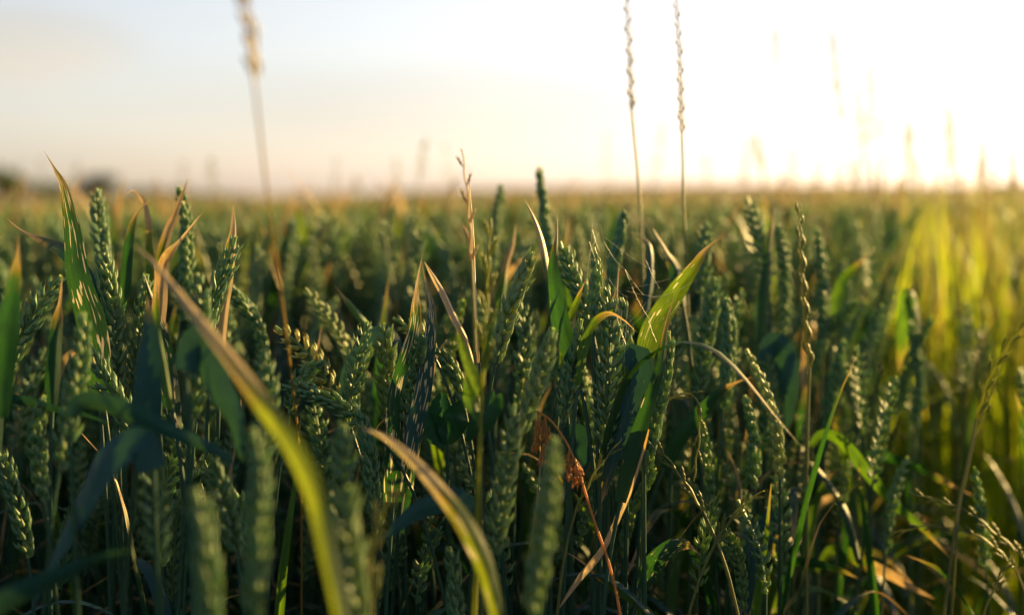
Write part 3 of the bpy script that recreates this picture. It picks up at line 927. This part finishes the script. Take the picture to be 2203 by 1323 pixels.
wheat('soft green ear in shade below the folded teal leaf', [(1650, 760), (1655, 830), (1652, 900), (1648, 980)], 1.22, turn=25)
wheat('slender blurred ear between golden ryegrass and leaning ear', [(1812, 560), (1820, 640), (1822, 720), (1818, 800)], 1.45, turn=25)
shoot('green leaf with orange tip touching the skyline at right',
      [L_([(1668, 422), (1664, 470), (1655, 540), (1646, 640), (1640, 740)], 1.24, 28, dry=.84, roll=25)])
shoot('bright green leaf slanting up right with dry bent tip, in the shade',
      [L_([(1618, 810), (1580, 826), (1525, 868), (1475, 925), (1430, 1010)], 1.12, 40, dry=.86, roll=25, pw=2.0)])
shoot('small oval lit leaf with brown tip near the bottom right of centre',
      [L_([(1505, 1192), (1478, 1172), (1440, 1180), (1405, 1215), (1382, 1268)], 1.0, 44, M_LEAF, dry=.86, dmg=.6, roll=15, pw=3.2)])
shoot('folded yellow leaf lying down right at the bottom centre',
      [L_([(1200, 1178), (1245, 1202), (1310, 1250), (1385, 1302), (1440, 1370)], 1.0, 22, M_YEL, dry=.72, roll=40, fold=.8)])
shoot('narrow drooping leaf with dry edge under the golden rim lit ear',
      [L_([(1552, 958), (1575, 985), (1588, 1040), (1600, 1110), (1608, 1200)], 1.12, 24, M_BLUE, dry=.65, roll=35)])
shoot('teal leaf bent over at a flat top low at right',
      [L_([(1590, 1300), (1615, 1220), (1640, 1150), (1668, 1112), (1690, 1135)], 1.17, 54, M_BLUE, dry=1.3, dmg=.3, roll=20, pw=3)], follow=False)
shoot('hanging loop of pale narrow leaf low at right',
      [L_([(1555, 1150), (1590, 1148), (1620, 1180), (1622, 1250), (1612, 1320)], 1.08, 20, M_BLUE, dry=.9, roll=40)])
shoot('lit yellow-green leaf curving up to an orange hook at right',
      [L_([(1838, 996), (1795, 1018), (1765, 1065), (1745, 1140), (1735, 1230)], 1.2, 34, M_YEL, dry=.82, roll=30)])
shoot('tan blurred leaf tip crossing the hooked yellow leaf',
      [L_([(1822, 1040), (1790, 1070), (1760, 1090), (1735, 1150)], 1.28, 26, M_DRY, dry=.4, roll=35)])
shoot('long green blade bent over and slanting down to the right',
      [L_([(2045, 1200), (1985, 1135), (1920, 1080), (1860, 1010), (1810, 950), (1770, 935), (1745, 960)], 1.2, 30, M_YEL, dry=.93, roll=35)], follow=False)
shoot('thin leaf sloping right to an orange tip in the right shade',
      [L_([(2100, 1068), (2030, 1035), (1960, 1005), (1880, 978), (1840, 1000)], 1.27, 24, dry=.78, roll=40)], follow=False)
shoot('golden leaf arching down right near the bottom right',
      [L_([(2010, 1290), (1950, 1255), (1890, 1228), (1840, 1200), (1790, 1185), (1760, 1230)], 1.22, 32, M_YEL, dry=.55, roll=30)], follow=False)
shoot('dark green leaf lying to the right under the golden arching leaf',
      [L_([(1850, 1245), (1800, 1225), (1730, 1210), (1660, 1215), (1640, 1260)], 1.18, 28, dry=.92, roll=35)], follow=False)
shoot('folded teal leaf with flat bent top in the right of the crop',
      [L_([(1690, 930), (1698, 850), (1690, 770), (1665, 738), (1645, 780)], 1.22, 50, M_BLUE, dry=1.3, roll=25, pw=3)], follow=False)
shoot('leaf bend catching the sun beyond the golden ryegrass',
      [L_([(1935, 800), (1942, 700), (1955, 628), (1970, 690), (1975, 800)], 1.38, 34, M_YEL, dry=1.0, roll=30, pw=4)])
shoot('bright green leaf pointing right to a red tip near the leaning ear',
      [L_([(1880, 535), (1848, 570), (1812, 612), (1795, 700)], 1.32, 32, M_YEL, dry=.8, roll=25)])

# --- grasses, placed
add_panicle('tall blurred straw grass crossing the sky at left of centre', [(520, -60), (526, 10), (540, 80), (548, 180)],
            [(560, 290, .66), (575, 420, .70), (600, 590, .78), (625, 790, .89), (645, 960, 1.0)], .63, spread=.0015, count=60, rad=.0006, hs=.0055, mat=M_GOLD, smat=M_GOLD)
rye('left of two wiry dark ryegrass stalks rising past the top edge', [(1347, -60), (1350, 30), (1354, 110), (1359, 235)], [(1365, 300), (1374, 400), (1380, 500), (1386, 640)], 1.22,
    group='tall ryegrass against the sky', rad=.0010, size=.95, gap=.0086, mat=M_GOLD)
rye('right of two wiry dark ryegrass stalks rising past the top edge', [(1450, -60), (1456, 30), (1462, 120), (1467, 285)], [(1469, 350), (1470, 420), (1474, 520), (1480, 660)], 1.18,
    group='tall ryegrass against the sky', rad=.0009, size=.85, gap=.0078, mat=M_GOLD)
rye('golden ryegrass spike standing sharp at right', [(1720, 438), (1724, 560), (1732, 680), (1742, 790)], [(1738, 900), (1736, 1040), (1735, 1200), (1735, 1330)], 1.1, size=1.25, gap=.0088, rad=.0011)
rye('blurred yellow ryegrass spike at centre in front of the dry stalk', [(1056, 470), (1052, 570), (1046, 680), (1040, 790)], [(1036, 880), (1032, 980), (1028, 1100)], .87, size=1.2,
    smat=M_YST, mat=M_YST, rad=.0013,
    leaves=[L_([(1075, 640), (1062, 690), (1050, 760), (1042, 800)], .87, 20, M_YEL, dry=1.2, roll=35), L_([(985, 712), (1000, 760), (1020, 810), (1036, 850)], .87, 26, M_YEL, dry=1.1, roll=25, pw=3), L_([(1080, 842), (1070, 870), (1052, 905), (1036, 935)], .87, 34, M_LEAF, dry=1.3, roll=20, pw=4), L_([(1000, 800), (1008, 840), (1020, 880), (1034, 900)], .87, 28, M_YEL, dry=1.0, roll=30, pw=3)])
rye('blurred brown ryegrass spike beside the dry needle stalk', [(992, 320), (1004, 400), (1010, 480), (1014, 560)], [(1018, 640), (1022, 740), (1028, 860)], .90, size=.8, mat=M_STRAW)
rye('ryegrass spike arching over and hanging down right of the bright blade', [(1492, 1035), (1502, 960), (1506, 890), (1492, 850), (1455, 852), (1418, 868)], [(1400, 900), (1392, 980)], 1.04, size=.85)
rye('ryegrass spike slanting down right with pale husks', [(1372, 930), (1400, 955), (1440, 992), (1482, 1050), (1512, 1098)], [(1540, 1160), (1565, 1230), (1585, 1310)], .99, size=.95)
rye('dark ryegrass spike pointing up right near the bottom', [(1645, 1055), (1600, 1085), (1562, 1130), (1538, 1170)], [(1515, 1220), (1495, 1275), (1480, 1330)], .99, size=.95)
rye('thin ryegrass slanting left through the shade at bottom centre', [(1335, 950), (1295, 995), (1262, 1050), (1238, 1100)], [(1222, 1160), (1208, 1240), (1198, 1330)], .97, size=.8)
rye('blurred ryegrass arching in from the right edge', [(2215, 695), (2170, 740), (2130, 810), (2100, 900)], [(2085, 980), (2060, 1100), (2035, 1290)], 1.10, size=1.3, mat=M_YST, rad=.0011)
rye('thin dark ryegrass beside the arching one at right', [(2168, 750), (2150, 800), (2120, 880), (2098, 940)], [(2080, 1020), (2062, 1120), (2050, 1280)], 1.12, size=.6)
rye('ryegrass spike lying toward the left, upper of two at lower right', [(1955, 1058), (2010, 1075), (2080, 1100), (2140, 1145), (2200, 1195)], [(2230, 1240), (2250, 1320)], 1.12, size=.9, group='ryegrass leaning at the lower right')
rye('ryegrass spike lying toward the left, lower of two at lower right', [(1918, 1148), (1990, 1132), (2060, 1138), (2130, 1168), (2185, 1225)], [(2210, 1290), (2220, 1360)], 1.12, size=.8, group='ryegrass leaning at the lower right')
rye('crossing ryegrass stalk in the lower right corner', [(2195, 1170), (2170, 1210), (2140, 1265)], [(2120, 1310), (2110, 1360)], 1.1, size=.8)
shoot('dry needle stalk standing straight up left of centre',
      [L_([(1010, 352), (1013, 420), (1018, 520), (1023, 620), (1027, 720), (1030, 780)], 1.0, 9, M_DRY, dry=.1, roll=30, fold=.7, pw=2)], name='dry_stalk')

# drooping rusty seed heads on a thin bent stem
SP = curve(path([(1150, 882), (1185, 905), (1222, 958), (1250, 1030), (1275, 1110), (1300, 1180)], .96), 30)
ST = np.vstack([SP, stem_down(SP[-1], SP[-1] - SP[-3])[1:]])
base = ST[-1].copy()
root = thing('dead_grass', 'rusty drooping seed clusters on a bent orange stem at centre', 'grass', base)
build('stem', xf(tube(ST, np.linspace(.0007, .0011, len(ST)), 6, (0, .5, 0)), None, -base), M_RUST, root)
for pts in ([(1158, 886), (1160, 920), (1150, 960)], [(1172, 896), (1176, 940), (1164, 990)], [(1226, 965), (1222, 990), (1226, 1020)], [(1236, 985), (1242, 1008), (1238, 1035)]):
    X = curve(path(pts, .96), 14)
    build('seed_cluster', xf(panicle(X, .0025, 70, .4, rng.integers(1e9), .0032), None, -base), M_RUST, root)

# a low weed with round leaves in the shade
base = at(960, 1000, 1.02); base[2] = 0
root = thing('broad_leaf_weed', 'dark round leaved weed glowing dimly in the gap at centre', 'weed', base)
ST = stem_down(at(962, 955, 1.02), (0, 0, -1), base)
build('stem', xf(tube(ST, .0012, 6), None, -base), M_STEM, root)
for (pts, wd, rl) in (([(952, 842), (948, 880), (950, 915), (960, 955)], 52, 10), ([(990, 860), (984, 890), (975, 920), (962, 955)], 50, 25), ([(918, 872), (928, 900), (942, 930), (960, 958)], 46, 30),
                      ([(1062, 838), (1050, 870), (1030, 905), (1005, 950)], 34, 30)):
    hero_leaf(root, base, pts, 1.02, wd, M_CLOV, roll=rl, dry=1.4, pw=6, fold=.2, bs=.35, nw=9)

# cobweb strung between the ears
rgw = np.random.default_rng(5)
wg = []
anchors = [((1268, 560), (1275, 480)), ((1275, 480), (1292, 484)), ((1292, 484), (1300, 520)), ((1272, 530), (1288, 500)), ((1262, 610), (1268, 545)), ((1300, 520), (1345, 580)),
           ((1300, 510), (1410, 585)), ((1345, 580), (1400, 690)), ((1350, 620), (1440, 600)), ((1346, 625), (1420, 640)), ((1360, 700), (1400, 660)), ((1345, 700), (1390, 650)),
           ((1395, 690), (1412, 735)), ((1390, 560), (1418, 620)), ((1330, 640), (1345, 760)), ((1340, 640), (1330, 760)), ((1350, 650), (1342, 780)), ((1322, 660), (1346, 740)),
           ((1262, 590), (1290, 560)), ((1275, 495), (1290, 540)), ((1268, 520), (1282, 560)), ((1345, 580), (1385, 635)), ((1400, 640), (1500, 600)), ((1310, 600), (1352, 640))]
for a, b in anchors:
    A = at(*a, .995 + rgw.normal(0, .003)); B = at(*b, .995 + rgw.normal(0, .006))
    t = np.linspace(0, 1, 9)[:, None]
    X = A * (1 - t) + B * t
    X[:, 2] -= (np.sin(t[:, 0] * np.pi)) * np.linalg.norm(B - A) * rgw.uniform(0, .12)
    wg.append(tube(X, .00006, 3, (0, rgw.uniform(), 0)))
bw = at(1275, 480, .995)
o = build('cobweb', xf(cat(wg), None, -bw), M_WEB)
o.location = bw
tag(o, 'fine cobweb threads strung over the ears right of centre', 'cobweb')

# blurred tall grasses against the sky
FG = 'blurred meadow grass heads above the skyline'
far = [  # x, y top, depth, head px, lean, words
    (40, 350, 2.3, 60, 0, 'faint grass head at the left edge above the tall dark tree'),
    (88, 340, 2.6, 60, 6, 'faint grass head between the left edge and the curled brown tip'),
    (165, 350, 2.4, 50, -5, 'faint grass head just right of the curled brown tip'),
    (455, 345, 2.2, 60, 8, 'faint grass head above the straw leaf at left'),
    (395, 350, 2.8, 50, -8, 'pale grass head above the rusty leaf tip'),
    (722, 345, 2.4, 60, -4, 'faint grass head halfway between straw grass and dry needle stalk'),
    (765, 380, 2.7, 40, 6, 'short faint grass head left of a thicker one, left of centre'),
    (852, 345, 2.2, 60, 4, 'thick pale grass head left of the crossed blurred pair'),
    (915, 300, 1.9, 80, -20, 'blurred grass head leaning left in the crossed pair'),
    (958, 315, 2.0, 80, 26, 'blurred grass head leaning right in the crossed pair'),
    (1305, 290, 1.9, 70, 0, 'short thick blurred grass head left of the wiry ryegrass pair'),
    (1425, 270, 1.9, 90, -22, 'blurred grass head slanting left between the wiry ryegrass pair'),
    (1520, 335, 2.3, 60, 4, 'faint grass head right of the wiry ryegrass pair'),
    (1645, 355, 2.5, 50, -6, 'small faint grass head left of the tall glowing one'),
    (1705, 235, 2.0, 80, 0, 'tall glowing grass head alone left of the bright sky grasses'),
    (1668, 60, 1.7, 90, 5, 'very tall pale grass head left of the bright grass group')]
rgf = np.random.default_rng(8)
for x, y, d, hp, ln, lb in far:
    hp *= rgf.uniform(1.0, 2.0); d *= rgf.uniform(1.1, 1.5)
    add_panicle(lb, [(x, y), (x + ln * .3, y + hp * .5), (x + ln * .8, y + hp)], [(x + ln * 1.5, y + hp + 60), (x + ln * 2, y + hp + 140)], d, spread=rgf.uniform(.005, .013), count=int(rgf.uniform(40, 90)), group=FG,
                mat=M_RYE, smat=M_GST, hs=.005, rad=.0007)
FG2 = 'tall grasses glowing in the sun at right'
for k, (x, y, d, hp, ln, lb) in enumerate([
    (1790, 60, 1.6, 120, 22, 'tallest glowing grass leaning left of the right hand grass group'),
    (1845, 190, 1.75, 100, 14, 'glowing grass second from the left in the right hand grass group'),
    (1872, 120, 1.7, 110, 4, 'upright glowing grass reaching high in the right hand group'),
    (1905, 150, 1.9, 90, -6, 'thin glowing grass between the high upright and the middle heads'),
    (1950, 195, 1.9, 90, 0, 'middle glowing grass head of the right hand group'),
    (1965, 270, 2.1, 70, -10, 'short glowing grass under the middle head at right'),
    (2032, 200, 1.8, 90, 8, 'left of two fuller glowing heads near the right edge'),
    (2052, 240, 1.9, 90, 4, 'right of two fuller glowing heads near the right edge'),
    (2105, 265, 2.0, 80, 4, 'glowing grass head between the fuller pair and the right edge'),
    (2125, 300, 2.3, 60, -8, 'low glowing grass head nearest the right edge, leaning'),
    (2180, 325, 2.0, 60, 0, 'glowing grass head touching the right edge of the sky')]):
    hp *= 1.8; d *= 1.4
    add_panicle(lb, [(x, y), (x + ln * .4, y + hp * .5), (x + ln, y + hp)], [(x + ln * 2, y + hp + 100), (x + ln * 2.6, y + hp + 260)], d, spread=.007, count=220, group=FG2,
                mat=M_RYE, smat=M_GST, hs=.006, rad=.0019)

rgk = np.random.default_rng(31)
for k in range(16):
    x = 1600 + 600 * (k + rgk.uniform(-.3, .3)) / 15.5; y = rgk.uniform(290, 385); hp = rgk.uniform(70, 120); ln = rgk.normal(0, 12)
    add_panicle('faint low grass wisp on the skyline in the glow at right', [(x, y), (x + ln * .4, y + hp * .5), (x + ln, y + hp)], [(x + ln * 1.4, y + hp + 60), (x + ln * 2, y + hp + 180)],
                rgk.uniform(2.0, 3.2), spread=.007, count=120, group='faint grass wisps on the glowing skyline', mat=M_GOLD, smat=M_GST, hs=.0055, rad=.0014)

#==RANDOM==
# ------------------------------------------------------------------ random wheat: prototypes, copies, and the crop beyond
def plant_geo(rg, lod, H=.80):
    """a whole wheat plant about the origin: dict part -> list of geos"""
    a0 = rg.uniform(0, 6.28); lean = np.array([math.cos(a0), math.sin(a0), 0])
    ln = rg.uniform(.01, .05); nod = rg.uniform(0, .035)
    Le = rg.uniform(.065, .10)
    hs = H - Le
    ST = curve(np.array([[0, 0, 0], lean * ln * .2 + [0, 0, hs * .45], lean * ln * .6 + [0, 0, hs * .8], lean * ln + [0, 0, hs]]), (22, 9, 4)[lod])
    EX = curve(np.array([ST[-1], ST[-1] + lean * (.15 * nod + .006) + [0, 0, Le * .5], ST[-1] + lean * (nod + .012) + [0, 0, Le]]), (20, 12, 8)[lod])
    out_ = {'stem': [tube(ST, np.linspace(.0019, .0011, len(ST)), (6, 4, 3)[lod], (0, rg.uniform(), 0))]}
    r = rg.uniform(0, 3.14)
    tint = max(0, rg.normal(.06, .2))
    if lod < 2:
        out_['ear'] = [ear(EX, (math.cos(r), math.sin(r), 0), lod, rg.uniform(.82, 1.12), tint, rg.integers(1e9))]
    else:
        f = np.linspace(0, 1, 8)
        rad = .0062 * np.array([.4, 1, .8, 1.05, .8, .95, .6, .1])
        e = tube(EX, rad, 5, (0, rg.uniform(), tint)); e[3][:, 0] = np.tile([0, .9, .4, 1.0, .2], 8)
        out_['ear'] = [e]
    lv = []
    spec = [(hs * rg.uniform(.80, .90), .18, .0125, .9), (hs * rg.uniform(.62, .72), .20, .012, .5), (hs * rg.uniform(.42, .52), .19, .0105, .3)]
    if lod == 2: spec = spec[:1]
    for z, l, wd, upr in spec:
        if rg.uniform() < .12: continue
        l *= rg.uniform(.75, 1.15); wd *= rg.uniform(.75, 1.1)
        th = rg.uniform(0, 6.28); dr = np.array([math.cos(th), math.sin(th), 0])
        k = np.searchsorted(ST[:, 2], z); p0 = ST[min(k, len(ST) - 1)]
        u = rg.uniform(.35, 1) * upr
        P = [p0, p0 + dr * l * .12 + [0, 0, l * .30], p0 + dr * l * (.5 - .25 * u) + [0, 0, l * (.42 + .22 * u)], p0 + dr * l * (.85 - .45 * u) + [0, 0, l * (.15 + .75 * u)]]
        if upr == .9 and rg.uniform() < .45:      # flag leaf standing up beside or above the ear
            top_ = H + rg.uniform(-.04, .03) - p0[2]
            P = [p0, p0 + dr * .012 + [0, 0, top_ * .4], p0 + dr * .03 + [0, 0, top_ * .78], p0 + dr * rg.uniform(.03, .07) + [0, 0, top_]]
        n = (24, 11, 6)[lod]
        X = curve(np.array(P), n)
        tw = np.linspace(0, rg.normal(0, .8), n)[:, None]
        s0 = np.cross(dr, [0, 0, 1.0]); 
        side = s0 * np.cos(tw) + np.array([0, 0, 1.0]) * np.sin(tw) * .8 + dr * np.sin(tw) * .3
        lv.append(blade(X, side, wd, (5, 3, 2)[lod], .28, (rg.uniform(.3, .95) if lod == 2 else rg.uniform(.52, .98)) if upr > .6 else rg.uniform(.6, .98), max(0, rg.normal(.28, .35)), None, rg.uniform(1.6, 2.6), .6, .03, rg))
    out_['leaf'] = lv
    return out_


rg = np.random.default_rng(77)
protos = []
for k in range(14):
    G = plant_geo(rg, 0, rg.uniform(.78, .86))
    protos.append(G)

# where the copies stand: a wedge ahead of the camera from just behind the sharp ears
def frustum_pts(rg, n, d0, d1, half, mind):
    P = []
    tries = 0
    while len(P) < n and tries < n * 60:
        tries += 1
        d = math.sqrt(rg.uniform(d0 ** 2, d1 ** 2))
        x = rg.uniform(-half, half) * d
        if x / d > .24 and rg.uniform() < .8: continue
        if all((x - a) ** 2 + (d - b) ** 2 > mind ** 2 for a, b in P): P.append((x, d))
    return P


N_HERO = sum(1 for o in C.objects if o.name.split('.')[0] in ('wheat_plant',))
spots = frustum_pts(rg, 296 - N_HERO, 1.08, 2.10, .42, .035)
spots.sort(key=lambda q: q[1])


def where(px):
    for lim, t in ((300, 'at the far left'), (600, 'left of the tall straw grass'), (900, 'between straw grass and the scarred centre leaves'), (1150, 'behind the dry needle stalk'),
                   (1420, 'behind the sharp twin ears'), (1650, 'behind the slanting bright leaf'), (1850, 'around the golden ryegrass'), (3000, 'under the glowing grasses at right')):
        if px < lim: return t


used = {}
for i, (x, d) in enumerate(spots):
    k = i % 14
    px = 1101 + x / d * FPX
    band = 'just behind the focus' if d < 1.4 else ('in the soft middle rows' if d < 1.85 else 'in the blurred rear rows')
    lb = 'green wheat plant ' + band + ', ' + where(px)
    grp = 'wheat plants ' + band + ' ' + where(px)
    rot = (rg.normal(0, .05), rg.normal(0, .05), rg.uniform(0, 6.28))
    hz = {'a': 0}
    top = CAMZ - (.055 + .03 * rg.normal()) - (.035 if d < 1.35 else 0.015)
    if px > 1400 and d < 1.7: top -= .05
    top = min(top, CAMZ - .018)
    if k not in used:
        root = thing('wheat_plant', lb, 'wheat plant', (x, d, 0), grp)
        G = protos[k]
        kids = [build('stem', G['stem'][0], M_STEM, root), build('ear', G['ear'][0], M_EAR, root)]
        for q, l in enumerate(G['leaf']):
            kids.append(build('leaf', l, (M_LEAF, M_LEAF, M_BLUE)[(k + q) % 3] if (k + q) % 5 else M_YEL, root))
        H = max(G['ear'][0][0][:, 2])
        used[k] = (root, kids, H)
        root.rotation_euler = rot
        root.scale = (top / H,) * 3
    else:
        src, kids, H = used[k]
        copy_thing(src, kids, (x, d, 0), rot, top / H, lb, grp)


def scatter(name, label, P, lod, rg, nvar, spread=.035, mean=.07, zmin=.02):
    var = []
    for _ in range(nvar):
        G = plant_geo(rg, lod, .84)
        g = [cat(G['stem']), cat(G['ear'])]
        lf = [l for l in G['leaf']]
        rg.shuffle(lf)
        g.append(cat(lf[:2]) if lf else None)
        g.append(cat(lf[2:]) if len(lf) > 2 else None)
        var.append(g)
    buckets = [[], [], [], [], []]
    for (x, y) in P:
        g = var[rg.integers(nvar)]
        M = rz(rg.uniform(0, 6.28)) @ rx(rg.normal(0, .05))
        top = min(CAMZ - zmin, CAMZ - mean + rg.normal(0, spread))
        s = top / .84
        r = rg.uniform()
        for b, q in enumerate(g):
            if q is None: continue
            t_ = xf(q, M, (x, y, 0), s)
            K = t_[3].copy(); K[:, 1] = (K[:, 1] + r) % 1.0
            bb = 4 if b >= 2 and r < .45 else b
            if b == 1 and lod == 2: K[:, 2] = np.maximum(K[:, 2], max(0, rg.normal(.15, .3)))
            buckets[bb].append((t_[0], t_[1], t_[2], K))
    gs, ms = [], []
    for b, m in zip(buckets, (M_STEM, M_EAR, M_LEAF, M_BLUE, M_YEL)):
        if b: gs.append(cat(b)); ms.append(m)
    o = build(name, gs, ms)
    o['kind'] = 'stuff'; tag(o, label, 'wheat field')
    return o


def in_view(x, y, half=.40):
    return abs(x) < half * y


rg = np.random.default_rng(99)
P = []
# mid rows, 2.3 - 5.5 m, wide wedge; and the crop to either side and behind the camera
while len(P) < 3000:
    d = math.sqrt(rg.uniform(2.3 ** 2, 5.5 ** 2)); x = rg.uniform(-.62, .62) * d
    if x > .25 * d and rg.uniform() < .75: continue
    P.append((x, d))
for _ in range(800):
    d = math.sqrt(rg.uniform(1.55 ** 2, 2.5 ** 2)); P.append((rg.uniform(-.46, .26) * d, d))
n0 = 0
while n0 < 1700:
    x, y = rg.uniform(-2.4, 2.4), rg.uniform(-1.6, 2.6)
    if y > -.2 and abs(x) < .46 * y + .28 and y < 2.3: continue
    if y >= 2.3 and in_view(x, y, .44): continue
    if math.hypot(x, y) < .42: continue
    if x > .75 and rg.uniform() < .8: continue
    P.append((x, y)); n0 += 1
scatter('wheat_crop', 'dense green wheat rows filling the middle distance, too many to count', P, 1, rg, 14, .034, .040)
P = []
while len(P) < 800:
    d = math.sqrt(rg.uniform(1.0 ** 2, 2.3 ** 2)); x = rg.uniform(-.46, .40) * d
    if x > .22 * d and rg.uniform() < .85: continue
    P.append((x, d))
o = scatter('wheat_undergrowth', 'short leafy wheat tillers filling the shade under the ears', P, 1, rg, 10, .035, .20)
P = []
while len(P) < 15000:
    d = 5.4 + (26 - 5.4) * rg.uniform() ** 1.25; x = rg.uniform(-.62, .62) * d
    P.append((x, d))
scatter('far_wheat_crop', 'distant wheat tops blurring into brown and gold below the skyline', P, 2, rg, 24, .030, .048, .012)

# weedy grass strip at right: tall yellow-green blades and stalks
rg = np.random.default_rng(123)
bl, st = [], []
for i in range(5500):
    d = math.sqrt(rg.uniform(2.3 ** 2, 7.5 ** 2))
    if i % 5 == 0: d = rg.uniform(1.7, 3.2)
    px = 1800 + rg.uniform(0, 1) ** .8 * 800 + rg.normal(0, 60)
    x = (px - 1101) / FPX * d
    H = rg.uniform(.78, .955) + (rg.uniform(.02, .09) if rg.uniform() < .16 else 0)
    a = rg.uniform(0, 6.28); dr = np.array([math.cos(a), math.sin(a), 0])
    p = np.array([x, d, 0])
    if i % 6:
        X = curve(np.array([p, p + dr * .01 + [0, 0, H * .5], p + dr * .03 + [0, 0, H * .85], p + dr * rg.uniform(.05, .16) + [0, 0, H]]), 12)
        bl.append(blade(X, np.tile(np.cross(dr, [0, 0, 1.0]), (12, 1)), rg.uniform(.004, .012), 3, .3, rg.uniform(.82, 1.2), 0, None, 2.4, .5, .03, rg))
    else:
        X = curve(np.array([p, p + dr * .01 + [0, 0, H * .5], p + dr * .04 + [0, 0, H]]), 8)
        st.append(tube(X, .0009, 3, (0, rg.uniform(), 0)))
        st.append(panicle(X[-3:], .004, 16, 0, rg.integers(1e9), .005))
o = build('grassy_strip', [cat(bl), cat(st)], [M_GRASS, M_RYE])
o['kind'] = 'stuff'; tag(o, 'sunlit yellow-green weedy grass strip at the right of the crop', 'grass strip')
print('hero wheat', N_HERO, 'spots', len(spots), 'objects', len(C.objects))
